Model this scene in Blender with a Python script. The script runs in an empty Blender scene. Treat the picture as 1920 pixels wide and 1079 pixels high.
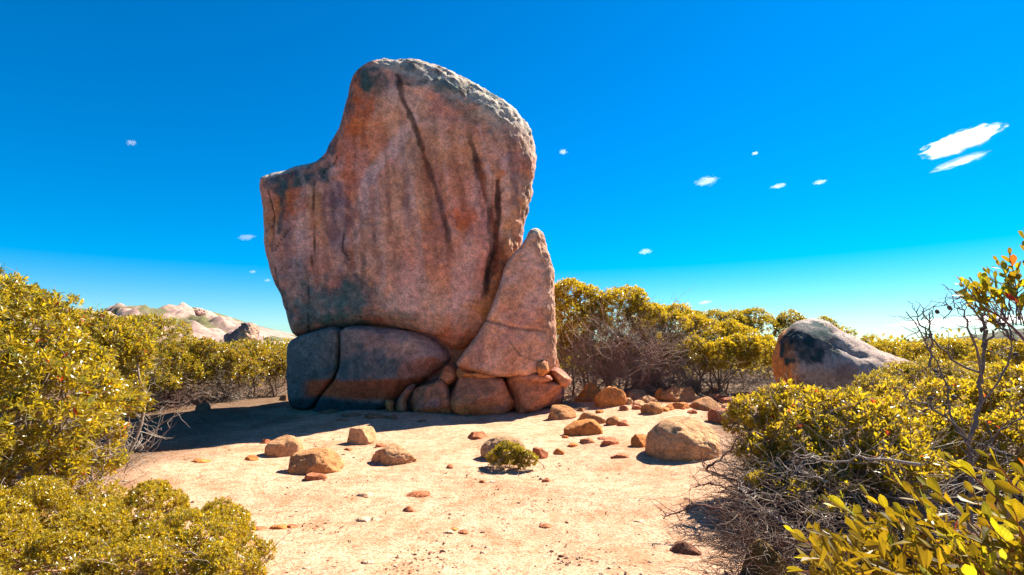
import bpy, bmesh, math, random
import numpy as np
from mathutils import Vector

# ------------------------------------------------------------------ camera, sky, sun, exposure
SC = bpy.context.scene
COL = SC.collection
FPX, CX, CY, HORIZON, CAMZ = 1000.0, 960.0, 539.5, 645.0, 1.6
PITCH = math.atan((HORIZON - CY) / FPX)
cam_d = bpy.data.cameras.new('camera')
cam_d.sensor_width = 36.0
cam_d.sensor_fit = 'HORIZONTAL'
cam_d.lens = 36.0 * FPX / 1920.0
cam_d.clip_start = 0.05
cam_d.clip_end = 20000
cam = bpy.data.objects.new('camera', cam_d)
COL.objects.link(cam)
cam.location = (0, 0, CAMZ)
cam.rotation_euler = (math.pi / 2 + PITCH, 0, 0)
SC.camera = cam

SUN_AZ, SUN_EL = math.radians(49), math.radians(45)      # azimuth measured from +Y towards +X
world = bpy.data.worlds.new('World')
SC.world = world
world.use_nodes = True
wn = world.node_tree
wn.nodes.clear()
w_out = wn.nodes.new('ShaderNodeOutputWorld')
w_bg = wn.nodes.new('ShaderNodeBackground')
w_sky = wn.nodes.new('ShaderNodeTexSky')
w_sky.sky_type = 'NISHITA'
w_sky.sun_disc = False
w_sky.sun_elevation = SUN_EL
w_sky.sun_rotation = SUN_AZ
w_sky.altitude = 200
w_sky.air_density = 1.0
w_sky.dust_density = 0.15
w_sky.ozone_density = 2.5
w_hs = wn.nodes.new('ShaderNodeHueSaturation')
w_hs.inputs['Saturation'].default_value = 1.5
w_hs.inputs['Hue'].default_value = 0.502
w_bg.inputs['Strength'].default_value = 0.05
w_tint = wn.nodes.new('ShaderNodeMix')
w_tint.data_type = 'RGBA'
w_tint.blend_type = 'MULTIPLY'
w_tint.inputs[0].default_value = 1.0
w_tint.inputs[7].default_value = (0.72, 0.93, 1.08, 1)
wn.links.new(w_sky.outputs[0], w_tint.inputs[6])
wn.links.new(w_tint.outputs[2], w_hs.inputs['Color'])
wn.links.new(w_hs.outputs[0], w_bg.inputs['Color'])
wn.links.new(w_bg.outputs[0], w_out.inputs['Surface'])

sun_d = bpy.data.lights.new('sun', 'SUN')
sun_d.energy = 5.0
sun_d.angle = math.radians(0.5)
sun_d.color = (1.0, 0.93, 0.80)
sun = bpy.data.objects.new('sun', sun_d)
COL.objects.link(sun)
S = Vector((math.cos(SUN_EL) * math.sin(SUN_AZ), math.cos(SUN_EL) * math.cos(SUN_AZ), math.sin(SUN_EL)))
sun.rotation_euler = S.to_track_quat('Z', 'Y').to_euler()
sun.location = (30, 20, 40)

SC.view_settings.view_transform = 'Standard'
SC.view_settings.look = 'None'
SC.view_settings.exposure = 1.6
SC.view_settings.gamma = 1.0
SC.view_settings.use_curve_mapping = False
SC.cycles.use_denoising = True
SC.cycles.max_bounces = 6
SC.cycles.diffuse_bounces = 4
SC.cycles.transmission_bounces = 4
SC.cycles.volume_bounces = 8
SC.cycles.caustics_reflective = False
SC.cycles.caustics_refractive = False

RNG = np.random.default_rng(7)

# ------------------------------------------------------------------ projection helpers
_c, _s = math.cos(PITCH), math.sin(PITCH)
def ray(px, py):
    X = (px - CX) / FPX
    Z = -(py - CY) / FPX
    return np.array([X, _c - Z * _s, _s + Z * _c])
def at(px, py, Y):
    d = ray(px, py)
    return np.array([0, 0, CAMZ]) + d * (Y / d[1])
def project(P):
    q = P - np.array([0, 0, CAMZ])
    dep = q[..., 1] * _c + q[..., 2] * _s
    up = -q[..., 1] * _s + q[..., 2] * _c
    return CX + FPX * q[..., 0] / dep, CY - FPX * up / dep
def sst(a, b, x):
    t = np.clip((x - a) / (b - a), 0, 1)
    return t * t * (3 - 2 * t)
def lin(r, g, b):
    f = lambda c: c / 12.92 if c <= 0.04045 else ((c + 0.055) / 1.055) ** 2.4
    return np.array([f(r / 255), f(g / 255), f(b / 255)])

# ------------------------------------------------------------------ noise
def _hash(i, j, k, seed):
    h = (i * 374761393 + j * 668265263 + k * 2147483647 + seed * 1274126177) & 0xFFFFFFFF
    h = ((h ^ (h >> 13)) * 1274126177) & 0xFFFFFFFF
    h = ((h ^ (h >> 16)) * 2246822519) & 0xFFFFFFFF
    return ((h ^ (h >> 15)) & 0xFFFFFF) / float(0xFFFFFF)
def noise(P, scale=1.0, seed=0):
    P = np.asarray(P, float) * scale
    I = np.floor(P).astype(np.int64)
    f = P - I
    u = f * f * f * (f * (f * 6 - 15) + 10)
    i, j, k = I[..., 0], I[..., 1], I[..., 2]
    r = 0
    for dx in (0, 1):
        wx = u[..., 0] if dx else 1 - u[..., 0]
        for dy in (0, 1):
            wy = u[..., 1] if dy else 1 - u[..., 1]
            for dz in (0, 1):
                wz = u[..., 2] if dz else 1 - u[..., 2]
                r = r + wx * wy * wz * _hash(i + dx, j + dy, k + dz, seed)
    return r * 2 - 1
def fbm(P, scale=1.0, seed=0, octv=4, gain=0.5):
    r, a, n = 0, 1.0, 0
    for o in range(octv):
        r = r + a * noise(P, scale * 2.03 ** o, seed + 17 * o)
        n += a
        a *= gain
    return r / n

# ------------------------------------------------------------------ terrain
def terrain(x, y):
    x = np.asarray(x, float); y = np.asarray(y, float)
    P = np.stack([x, y, np.zeros_like(x)], -1)
    near = sst(80, 25, np.hypot(x, y))
    h = 0.30 * sst(8.5, 15.5, y) * sst(-0.5, 4.0, x) * near
    h = h + near * (0.07 * noise(P, 0.35, 3) + 0.025 * noise(P, 1.1, 4))
    h = h + 0.06 * near * sst(-3.2, -7, x) * sst(12, 6, y)
    h = h + 0.22 * near * sst(2.0, 4.0, x) * sst(8.5, 4.5, y)
    return h
def ground(px, py):
    d = ray(px, py)
    t = 1.0
    for _ in range(4000):
        p = np.array([0, 0, CAMZ]) + d * t
        dz = p[2] - terrain(p[0], p[1])
        if dz < 0.002:
            break
        t += max(0.004, dz * 0.6)
    return p

# ------------------------------------------------------------------ object helpers
def tag(o, label=None, cat=None, group=None, kind=None):
    if label: o['label'] = label
    if cat: o['category'] = cat
    if group: o['group'] = group
    if kind: o['kind'] = kind
    return o
def empty(name, loc):
    o = bpy.data.objects.new(name, None)
    o.empty_display_size = 0.2
    COL.objects.link(o)
    o.location = loc
    return o
def make_mesh(name, V, F, mat, col=None, smooth=True, parent=None, origin=None):
    """V (n,3); F list of face-arrays (m,k). One mesh object."""
    V = np.asarray(V, np.float32)
    if origin is not None:
        V = V - np.asarray(origin, np.float32)
    Fs = F if isinstance(F, list) else [F]
    me = bpy.data.meshes.new(name)
    me.vertices.add(len(V))
    me.vertices.foreach_set('co', V.ravel())
    nl = sum(f.size for f in Fs)
    npoly = sum(len(f) for f in Fs)
    me.loops.add(nl)
    me.polygons.add(npoly)
    me.loops.foreach_set('vertex_index', np.concatenate([f.ravel() for f in Fs]).astype(np.int32))
    tot = np.concatenate([np.full(len(f), f.shape[1], np.int32) for f in Fs])
    st = np.concatenate([[0], np.cumsum(tot)[:-1]]).astype(np.int32)
    me.polygons.foreach_set('loop_start', st)
    me.polygons.foreach_set('loop_total', tot)
    me.polygons.foreach_set('use_smooth', np.full(npoly, smooth))
    if col is not None:
        a = me.color_attributes.new('Col', 'FLOAT_COLOR', 'POINT')
        c = np.ones((len(V), 4), np.float32)
        c[:, :3] = col
        a.data.foreach_set('color', c.ravel())
    me.update()
    me.validate()
    if mat is not None:
        me.materials.append(mat)
    o = bpy.data.objects.new(name, me)
    COL.objects.link(o)
    if origin is not None and parent is None:
        o.location = origin
    if parent is not None:
        o.parent = parent
        if origin is None:
            o.matrix_parent_inverse.identity()
            me.transform(__import__('mathutils').Matrix.Translation(-Vector(parent.location)))
    return o
def normals(V, F):
    N = np.zeros_like(V)
    a, b, c = V[F[:, 0]], V[F[:, 1]], V[F[:, 2]]
    n = np.cross(b - a, c - a)
    for k in range(F.shape[1]):
        np.add.at(N, F[:, k], n)
    return N / (np.linalg.norm(N, axis=1, keepdims=True) + 1e-9)

def surface_nets(F, org, h):
    ins = F > 0
    n = np.array(F.shape)
    cn = n - 1
    ncell = int(cn.prod())
    acc = np.zeros((ncell, 3)); cnt = np.zeros(ncell)
    quads = []
    st = np.array([cn[1] * cn[2], cn[2], 1])
    for a in range(3):
        b, c = (a + 1) % 3, (a + 2) % 3
        s0 = [slice(None)] * 3; s1 = [slice(None)] * 3
        s0[a] = slice(0, -1); s1[a] = slice(1, None)
        cr = ins[tuple(s0)] != ins[tuple(s1)]
        idx = np.argwhere(cr)
        ok = (idx[:, b] > 0) & (idx[:, b] < n[b] - 1) & (idx[:, c] > 0) & (idx[:, c] < n[c] - 1)
        idx = idx[ok]
        i1 = idx.copy(); i1[:, a] += 1
        f0 = F[idx[:, 0], idx[:, 1], idx[:, 2]]; f1 = F[i1[:, 0], i1[:, 1], i1[:, 2]]
        pos = idx.astype(float)
        pos[:, a] += f0 / (f0 - f1)
        cells = []
        for ob, oc in ((0, 0), (-1, 0), (-1, -1), (0, -1)):
            ci = idx.copy(); ci[:, b] += ob; ci[:, c] += oc
            fl = ci @ st
            cells.append(fl)
            for k in range(3):
                acc[:, k] += np.bincount(fl, pos[:, k], ncell)
            cnt += np.bincount(fl, minlength=ncell)
        q = np.stack(cells, 1)
        flip = f0 < 0
        q[flip] = q[flip][:, ::-1]
        quads.append(q)
    act = cnt > 0
    rem = np.cumsum(act) - 1
    V = acc[act] / cnt[act][:, None] * h + np.asarray(org)
    return V, rem[np.concatenate(quads)]

def poly_sdf(poly, X, Z):
    """positive inside"""
    poly = np.asarray(poly, float)
    d = np.full(X.shape, 1e9)
    inside = np.zeros(X.shape, bool)
    for (x0, z0), (x1, z1) in zip(poly, np.roll(poly, -1, 0)):
        ex, ez = x1 - x0, z1 - z0
        t = np.clip(((X - x0) * ex + (Z - z0) * ez) / (ex * ex + ez * ez + 1e-12), 0, 1)
        d = np.minimum(d, (X - x0 - t * ex) ** 2 + (Z - z0 - t * ez) ** 2)
        c = ((z0 <= Z) & (z1 > Z)) | ((z1 <= Z) & (z0 > Z))
        xi = x0 + (Z - z0) * ex / (ez if abs(ez) > 1e-9 else 1e-9)
        inside ^= c & (X < xi)
    d = np.sqrt(d)
    return np.where(inside, d, -d)
def chaikin(p, it=1):
    p = np.asarray(p, float)
    for _ in range(it):
        q = np.roll(p, -1, 0)
        p = np.stack([0.75 * p + 0.25 * q, 0.25 * p + 0.75 * q], 1).reshape(-1, 2)
    return p
def pl_dist(px, py, pts):
    """distance in photo pixels to an open polyline, and 0..1 position along it"""
    d = np.full(px.shape, 1e9); tt = np.zeros(px.shape)
    n = len(pts) - 1
    for k in range(n):
        (x0, y0), (x1, y1) = pts[k], pts[k + 1]
        ex, ey = x1 - x0, y1 - y0
        t = np.clip(((px - x0) * ex + (py - y0) * ey) / (ex * ex + ey * ey), 0, 1)
        q = np.hypot(px - x0 - t * ex, py - y0 - t * ey)
        m = q < d
        d = np.where(m, q, d); tt = np.where(m, (k + t) / n, tt)
    return d, tt

# ------------------------------------------------------------------ materials
def nodes_of(name):
    m = bpy.data.materials.new(name)
    m.use_nodes = True
    nt = m.node_tree
    nt.nodes.clear()
    out = nt.nodes.new('ShaderNodeOutputMaterial')
    return m, nt, out
def nd(nt, typ, **kw):
    n = nt.nodes.new(typ)
    for k, v in kw.items():
        if k.startswith('i_'):
            n.inputs[k[2:]].default_value = v
        else:
            setattr(n, k, v)
    return n
def mix(nt, blend, fac, a, b):
    n = nt.nodes.new('ShaderNodeMix')
    n.data_type = 'RGBA'; n.blend_type = blend
    for sock, v in ((n.inputs[0], fac), (n.inputs[6], a), (n.inputs[7], b)):
        if isinstance(v, bpy.types.NodeSocket): nt.links.new(v, sock)
        elif isinstance(v, (int, float)): sock.default_value = v
        else: sock.default_value = (*v, 1)
    return n.outputs[2]
def ramp(nt, src, stops):
    n = nt.nodes.new('ShaderNodeValToRGB')
    e = n.color_ramp.elements
    while len(e) < len(stops): e.new(0.5)
    for el, (p, c) in zip(e, stops):
        el.position = p; el.color = (c, c, c, 1) if isinstance(c, (int, float)) else (*c, 1)
    nt.links.new(src, n.inputs[0])
    return n.outputs[0]
def tex_noise(nt, co, scale, detail=6, rough=0.6):
    n = nd(nt, 'ShaderNodeTexNoise', i_Scale=scale, i_Detail=detail, i_Roughness=rough)
    nt.links.new(co, n.inputs['Vector'])
    return n.outputs['Fac']
def math_n(nt, op, a, b):
    n = nt.nodes.new('ShaderNodeMath'); n.operation = op
    for s, v in ((n.inputs[0], a), (n.inputs[1], b)):
        if isinstance(v, bpy.types.NodeSocket): nt.links.new(v, s)
        else: s.default_value = v
    return n.outputs[0]

def rock_material(name, grain=1.0, bump=0.6, rough=0.85, fine=1.0):
    m, nt, out = nodes_of(name)
    att = nd(nt, 'ShaderNodeAttribute', attribute_name='Col')
    tc = nd(nt, 'ShaderNodeTexCoord').outputs['Object']
    n1 = tex_noise(nt, tc, 1.3 * grain, 8, 0.65)
    n2 = tex_noise(nt, tc, 6.5 * grain, 8, 0.72)
    n3 = tex_noise(nt, tc, 24 * grain, 4, 0.7)
    vo = nd(nt, 'ShaderNodeTexVoronoi', i_Scale=16 * grain)
    nt.links.new(tc, vo.inputs['Vector'])
    c = mix(nt, 'MULTIPLY', 0.9, att.outputs['Color'], ramp(nt, n1, [(0.3, (0.72, 0.70, 0.70)), (0.7, (1.22, 1.18, 1.12))]))
    c = mix(nt, 'MULTIPLY', 0.9, c, ramp(nt, n2, [(0.34, 0.55), (0.5, 1.0), (0.68, 1.4)]))
    c = mix(nt, 'MULTIPLY', 0.5 * fine, c, ramp(nt, n3, [(0.36, 0.5), (0.5, 1.02), (0.62, 1.5)]))
    c = mix(nt, 'MULTIPLY', 0.22 * fine, c, ramp(nt, vo.outputs['Distance'], [(0.06, 0.35), (0.3, 1.1)]))
    hgt = math_n(nt, 'ADD', math_n(nt, 'MULTIPLY', n2, 0.6), math_n(nt, 'MULTIPLY', n3, 0.28))
    hgt = math_n(nt, 'ADD', hgt, math_n(nt, 'MULTIPLY', n1, 1.0))
    bp = nd(nt, 'ShaderNodeBump', i_Strength=bump, i_Distance=0.09)
    nt.links.new(hgt, bp.inputs['Height'])
    p = nd(nt, 'ShaderNodeBsdfPrincipled', i_Roughness=rough)
    p.inputs['Specular IOR Level'].default_value = 0.25
    nt.links.new(c, p.inputs['Base Color'])
    nt.links.new(bp.outputs[0], p.inputs['Normal'])
    nt.links.new(p.outputs[0], out.inputs[0])
    return m
def leaf_material(name, trans=0.5, rough=0.30, spec=0.75):
    m, nt, out = nodes_of(name)
    att = nd(nt, 'ShaderNodeAttribute', attribute_name='Col')
    p = nd(nt, 'ShaderNodeBsdfPrincipled', i_Roughness=rough)
    p.inputs['Specular IOR Level'].default_value = spec
    nt.links.new(att.outputs['Color'], p.inputs['Base Color'])
    t = nd(nt, 'ShaderNodeBsdfTranslucent')
    tcol = mix(nt, 'MULTIPLY', 1.0, att.outputs['Color'], (1.9, 1.6, 0.8))
    nt.links.new(tcol, t.inputs['Color'])
    mx = nd(nt, 'ShaderNodeMixShader', i_Fac=trans)
    nt.links.new(p.outputs[0], mx.inputs[1])
    nt.links.new(t.outputs[0], mx.inputs[2])
    nt.links.new(mx.outputs[0], out.inputs[0])
    return m
def bark_material(name):
    m, nt, out = nodes_of(name)
    att = nd(nt, 'ShaderNodeAttribute', attribute_name='Col')
    tc = nd(nt, 'ShaderNodeTexCoord').outputs['Object']
    n = tex_noise(nt, tc, 60, 4, 0.6)
    c = mix(nt, 'MULTIPLY', 1.0, att.outputs['Color'], ramp(nt, n, [(0.3, 0.6), (0.7, 1.3)]))
    p = nd(nt, 'ShaderNodeBsdfPrincipled', i_Roughness=0.8)
    p.inputs['Specular IOR Level'].default_value = 0.3
    nt.links.new(c, p.inputs['Base Color'])
    nt.links.new(p.outputs[0], out.inputs[0])
    return m
def sand_material():
    m, nt, out = nodes_of('sand')
    att = nd(nt, 'ShaderNodeAttribute', attribute_name='Col')
    tc = nd(nt, 'ShaderNodeTexCoord').outputs['Object']
    n0 = tex_noise(nt, tc, 0.9, 5, 0.6)
    n1 = tex_noise(nt, tc, 7, 7, 0.65)
    n2 = tex_noise(nt, tc, 38, 5, 0.7)
    n3 = tex_noise(nt, tc, 140, 2, 0.6)
    vo = nd(nt, 'ShaderNodeTexVoronoi', i_Scale=42)
    nt.links.new(tc, vo.inputs['Vector'])
    c = mix(nt, 'MULTIPLY', 1.0, att.outputs['Color'], ramp(nt, n0, [(0.34, (0.84, 0.74, 0.66)), (0.5, (1, 1, 1)), (0.68, (1.1, 1.12, 1.14))]))
    c = mix(nt, 'MULTIPLY', 1.0, c, ramp(nt, n1, [(0.32, (0.80, 0.66, 0.55)), (0.5, (1, 1, 1)), (0.68, (1.2, 1.22, 1.25))]))
    c = mix(nt, 'MULTIPLY', 0.9, c, ramp(nt, n2, [(0.36, (0.50, 0.36, 0.27)), (0.47, (1, 1, 1)), (0.62, (1.22, 1.24, 1.28))]))
    c = mix(nt, 'MULTIPLY', 0.7, c, ramp(nt, n3, [(0.33, (0.4, 0.3, 0.25)), (0.45, (1, 1, 1)), (0.66, (1.25, 1.25, 1.22))]))
    h = math_n(nt, 'ADD', math_n(nt, 'MULTIPLY', n1, 0.6), math_n(nt, 'MULTIPLY', n2, 0.5))
    h = math_n(nt, 'ADD', h, math_n(nt, 'MULTIPLY', n3, 0.16))
    h = math_n(nt, 'ADD', h, math_n(nt, 'MULTIPLY', vo.outputs['Distance'], -0.12))
    bp = nd(nt, 'ShaderNodeBump', i_Strength=1.0, i_Distance=0.035)
    nt.links.new(h, bp.inputs['Height'])
    p = nd(nt, 'ShaderNodeBsdfPrincipled', i_Roughness=0.95)
    p.inputs['Specular IOR Level'].default_value = 0.1
    nt.links.new(c, p.inputs['Base Color'])
    nt.links.new(bp.outputs[0], p.inputs['Normal'])
    nt.links.new(p.outputs[0], out.inputs[0])
    return m
def cloud_material(name, dens, seed):
    m, nt, out = nodes_of(name)
    tc = nd(nt, 'ShaderNodeTexCoord').outputs['Object']
    ln = nd(nt, 'ShaderNodeVectorMath', operation='LENGTH')
    nt.links.new(tc, ln.inputs[0])
    mp = nd(nt, 'ShaderNodeMapping')
    mp.inputs['Scale'].default_value = (1.5, 1.2, 1.2)
    mp.inputs['Location'].default_value = (seed * 3.7, seed * 1.3, seed * 2.1)
    nt.links.new(tc, mp.inputs['Vector'])
    n = tex_noise(nt, mp.outputs[0], 1.7, 6, 0.62)
    v = math_n(nt, 'SUBTRACT', math_n(nt, 'MULTIPLY', n, 1.9), math_n(nt, 'MULTIPLY', ln.outputs['Value'], 0.95))
    v = ramp(nt, v, [(0.22, 0.0), (0.55, 1.0)])
    d = math_n(nt, 'MULTIPLY', v, dens)
    pv = nd(nt, 'ShaderNodeVolumePrincipled')
    pv.inputs['Color'].default_value = (1, 1, 1, 1)
    pv.inputs['Anisotropy'].default_value = 0.45
    nt.links.new(d, pv.inputs['Density'])
    nt.links.new(pv.outputs[0], out.inputs['Volume'])
    return m

M_ROCK = rock_material('granite', 1.0, 0.95, 0.85)
M_STONE = rock_material('loose_granite', 3.0, 0.9, 0.9)
M_ROUGH = rock_material('weathered_granite', 1.6, 0.9, 0.9)
M_HILL = rock_material('far_granite', 0.02, 0.2, 0.95, 0.6)
M_LEAF = leaf_material('leathery_leaf')
M_LEAFN = leaf_material('near_leathery_leaf', 0.42, 0.5, 0.3)
def add_leaf_wear(m):
    nt = m.node_tree
    att = next(n for n in nt.nodes if n.type == 'ATTRIBUTE')
    tc = nd(nt, 'ShaderNodeTexCoord').outputs['Object']
    inf = nd(nt, 'ShaderNodeObjectInfo')
    ad = nd(nt, 'ShaderNodeVectorMath', operation='ADD')
    nt.links.new(tc, ad.inputs[0]); nt.links.new(inf.outputs['Random'], ad.inputs[1])
    n1 = tex_noise(nt, ad.outputs[0], 6, 6, .65)
    n2 = tex_noise(nt, ad.outputs[0], 2.5, 3, .6)
    wv = nd(nt, 'ShaderNodeTexWave', i_Scale=5.5, i_Distortion=2.0)
    wv.bands_direction = 'DIAGONAL'
    nt.links.new(tc, wv.inputs['Vector'])
    hs = nd(nt, 'ShaderNodeHueSaturation')
    nt.links.new(math_n(nt, 'ADD', math_n(nt, 'MULTIPLY', inf.outputs['Random'], .05), .485), hs.inputs['Hue'])
    nt.links.new(math_n(nt, 'ADD', math_n(nt, 'MULTIPLY', inf.outputs['Random'], .5), .72), hs.inputs['Value'])
    nt.links.new(att.outputs['Color'], hs.inputs['Color'])
    c = mix(nt, 'MULTIPLY', 1.0, hs.outputs[0], ramp(nt, n2, [(.35, (.75, .8, .8)), (.65, (1.2, 1.15, 1.0))]))
    c = mix(nt, 'MULTIPLY', .5, c, ramp(nt, wv.outputs['Fac'], [(.1, .7), (.5, 1.1)]))
    c = mix(nt, 'MIX', ramp(nt, n1, [(.64, 0.0), (.70, 0.8)]), c, (.16, .07, .02))
    for l in list(nt.links):
        if l.from_node == att and l.to_node.type in ('BSDF_PRINCIPLED', 'MIX'):
            nt.links.new(c, l.to_socket)
add_leaf_wear(M_LEAFN)
M_BARK = bark_material('grey_bark')
M_SAND = sand_material()

# ------------------------------------------------------------------ ground: one sheet to the horizon
def axis_pts(lo, hi, step, far, n):
    core = np.arange(lo, hi + 1e-6, step)
    g = np.geomspace(step, far, n)
    a = lo - np.cumsum(g / g.sum() * far)[::-1]
    b = hi + np.cumsum(g / g.sum() * far)
    return np.concatenate([a, core, b])
gx = axis_pts(-8, 8, 0.08, 6000, 40)
gy = axis_pts(1.5, 18, 0.08, 6000, 40)
GX, GY = np.meshgrid(gx, gy, indexing='ij')
GZ = terrain(GX, GY)
GP = np.stack([GX, GY, np.zeros_like(GX)], -1)
nearm = sst(40, 20, np.hypot(GX, GY))
GZ = GZ + nearm * (0.020 * fbm(GP, 2.6, 21, 4) + 0.006 * np.abs(noise(GP, 13, 22)))
GV = np.stack([GX, GY, GZ], -1).reshape(-1, 3)
nx_, ny_ = len(gx), len(gy)
ii = (np.arange(nx_ - 1)[:, None] * ny_ + np.arange(ny_ - 1)[None]).ravel()
GF = np.stack([ii, ii + ny_, ii + ny_ + 1, ii + 1], 1)
sand = np.array([0.505, 0.308, 0.192])
litter = np.array([0.17, 0.105, 0.065])
heath = np.array([0.085, 0.080, 0.025])
def litter_mask(x, y):
    P = np.stack([x, y, np.zeros_like(x)], -1)
    nz = 0.5 * fbm(P, 1.4, 31, 3)
    # the clearing: bounded left, right and behind by scrub
    left = sst(-3.9, -5.6, x + 0.33 * (y - 6.5) * 0 + nz * 1.2 + np.where(y > 8, (y - 8) * 0.12, 0))
    right = sst(1.9, 2.7, x + nz * 0.8 - np.clip(y - 5.5, 0, 20) * 0.30)
    back = sst(15.2, 16.6, y + nz * 1.5)
    return np.clip(np.maximum(np.maximum(left, right), back), 0, 1)
lm = litter_mask(GX, GY).reshape(-1, 1)
GC = sand * (1 - lm) + litter * lm
fm = sst(24, 40, np.hypot(GX, GY)).reshape(-1, 1)
GC = GC * (1 - fm) + heath * fm
g = make_mesh('ground', GV, GF, M_SAND, GC)
tag(g, 'pale orange sandy ground of the clearing with scattered grit', 'ground', kind='structure')

# ------------------------------------------------------------------ standing rocks (closed solids with a front, sides and a back)
def sil_rock(name, poly, ys, tf, tb, rf, rb, h=0.05, p=2.2, lean=0.0, bulge=0.15, amp=0.05, nscale=0.9, seed=0,
             paint=None, base=(0.3, 0.2, 0.15), dents=(), chk=2, mat=None, rough=None, tilt=0.0, sil=0.35, skew=0.0, facets=0):
    zb = min(at(x, y, ys)[2] for x, y in poly)
    pw = []
    for x, y in poly:
        q = at(x, y, ys)
        for _ in range(3):                       # the outline is met where the leaning solid turns away
            q = at(x, y, ys - lean * (q[2] - zb) + tilt * q[0] * 0 - sil * tf)
        pw.append(q[[0, 2]])
    pw = np.array(pw)
    pw = chaikin(pw, chk)
    m = 3 * h
    x0, z0 = pw.min(0) - m; x1, z1 = pw.max(0) + m
    y0, y1 = ys - tf * 1.5 - bulge - abs(lean) * (z1 - z0) - abs(tilt) * (x1 - x0) - m, ys + tb * 1.2 + abs(lean) * (z1 - z0) + abs(tilt) * (x1 - x0) + m
    xs = np.arange(x0, x1, h); yy = np.arange(y0, y1, h); zs = np.arange(z0, z1, h)
    X, Z = np.meshgrid(xs, zs, indexing='ij')
    D = poly_sdf(pw, X, Z)
    RF = rf(X, Z) if callable(rf) else rf
    e_f = np.maximum(0, 1 - D / RF) ** p
    e_b = np.maximum(0, 1 - D / rb) ** p
    ysh = ys - lean * (Z - z0) + tilt * (X - 0.5 * (x0 + x1))
    TF = tf + bulge * (1 - np.exp(-np.maximum(D, 0) / 1.2))
    dy = yy[None, :, None] - ysh[:, None, :]
    front = dy < 0
    q = np.where(front, -dy / TF[:, None, :], dy / tb)
    E = np.where(front, e_f[:, None, :], e_b[:, None, :]) + np.abs(q) ** p
    Fld = 1 - E ** (1 / p)
    V, F = surface_nets(Fld, (x0, y0, z0), h)
    V[:, 0] += skew * (V[:, 1] - ys + sil * tf)
    if facets:
        rg = np.random.default_rng(3000 + seed)
        cc = V.mean(0)
        ext = (V.max(0) - V.min(0)) / 2
        for _ in range(facets):
            n = rg.normal(size=3); n[1] = -abs(n[1]) * .9; n /= np.linalg.norm(n)
            q = ((V - cc) / ext) @ n
            V = V - (n * ext) * np.maximum(0, q - np.quantile(q, rg.uniform(.84, .97)))[:, None] * .85
    N = normals(V, F)
    dsp = amp * (fbm(V, nscale, 100 + seed, 4) + 0.5 * np.abs(noise(V, nscale * 2.7, 140 + seed)))
    dsp = dsp + 0.016 * fbm(V, 5.5, 160 + seed, 3) - 0.03 * sst(.05, .0, np.abs(fbm(V * np.array([1, 1, .45]), 1.7, 165 + seed, 4))) * min(1, amp * 12)
    px, py = project(V)
    if rough is not None:
        rm = rough(px, py, N)
        cav = np.abs(fbm(V * np.array([.8, 1.3, 0.8]) + .25 * V[:, [2, 0, 1]], 2.2, 170 + seed, 5, .6))
        dsp = dsp + rm * (0.11 * (cav - 0.12) + .03 * fbm(V, 6, 175 + seed, 4, .65))
    fr = sst(0.15, -0.2, N[:, 1])
    for pts, wid, dep in dents:
        wob = 2.0 * noise(V, 2.2, 180 + seed)
        d, t = pl_dist(px + wob, py, pts)
        dsp = dsp - dep * np.exp(-(d / wid) ** 2) * fr * sst(0, .06, t + .02) 
    V = V + N * dsp[:, None]
    C = np.tile(np.array(base, float), (len(V), 1))
    if paint is not None:
        C = paint(C, V, px, py, N)
    org = np.array([V[:, 0].mean(), V[:, 1].mean(), V[:, 2].min()])
    return make_mesh(name, V, F, mat or M_ROCK, np.clip(C, 0.004, 0.95), origin=org)

def blend(C, col, m):
    m = np.clip(m, 0, 1)[:, None]
    return C * (1 - m) + np.array(col) * m
PINK = np.array([0.74, 0.33, 0.25])
TAN = np.array([0.80, 0.47, 0.32])
RED = np.array([0.60, 0.15, 0.055])
ORANGE = np.array([0.72, 0.29, 0.08])
PURPLE = np.array([0.21, 0.125, 0.155])
GREY = np.array([0.64, 0.47, 0.45])
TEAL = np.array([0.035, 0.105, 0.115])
DARK = np.array([0.045, 0.026, 0.022])
LICHEN = np.array([0.52, 0.47, 0.38])

def blob(px, py, V, x, y, rx, ry, seed, soft=0.5, w=0.55):
    d = np.hypot((px - x) / rx, (py - y) / ry) + w * 1.25 * fbm(V, 1.5, seed, 3) + 0.75 * fbm(V * np.array([1, 1, .55]), 4.2, seed + 3, 4, .65)
    m = sst(1 + soft * 0.35, 1 - soft * 0.45, d)
    return m * np.clip(.85 + .9 * fbm(V, 5.0, seed + 7, 3), .15, 1)
def streak(px, py, V, pts, w0, w1, seed, brk=0.4, wob=5):
    wv = wob * noise(V, 1.1, seed)
    wv = wv + 3.0 * fbm(V, 5, seed + 5, 3)
    d, t = pl_dist(px + wv, py, pts)
    w = (w0 + (w1 - w0) * t) * (1 + 0.45 * noise(V, 2.3, seed + 1))
    m = sst(1.0, 0.5, d / w + .35 * fbm(V * np.array([1, 1, .4]), 8, seed + 8, 2))
    return m * np.clip(1 - brk * (0.5 + 0.9 * fbm(V, 2.6, seed + 2, 3)), 0, 1) * sst(1.0, .88, t)

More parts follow.
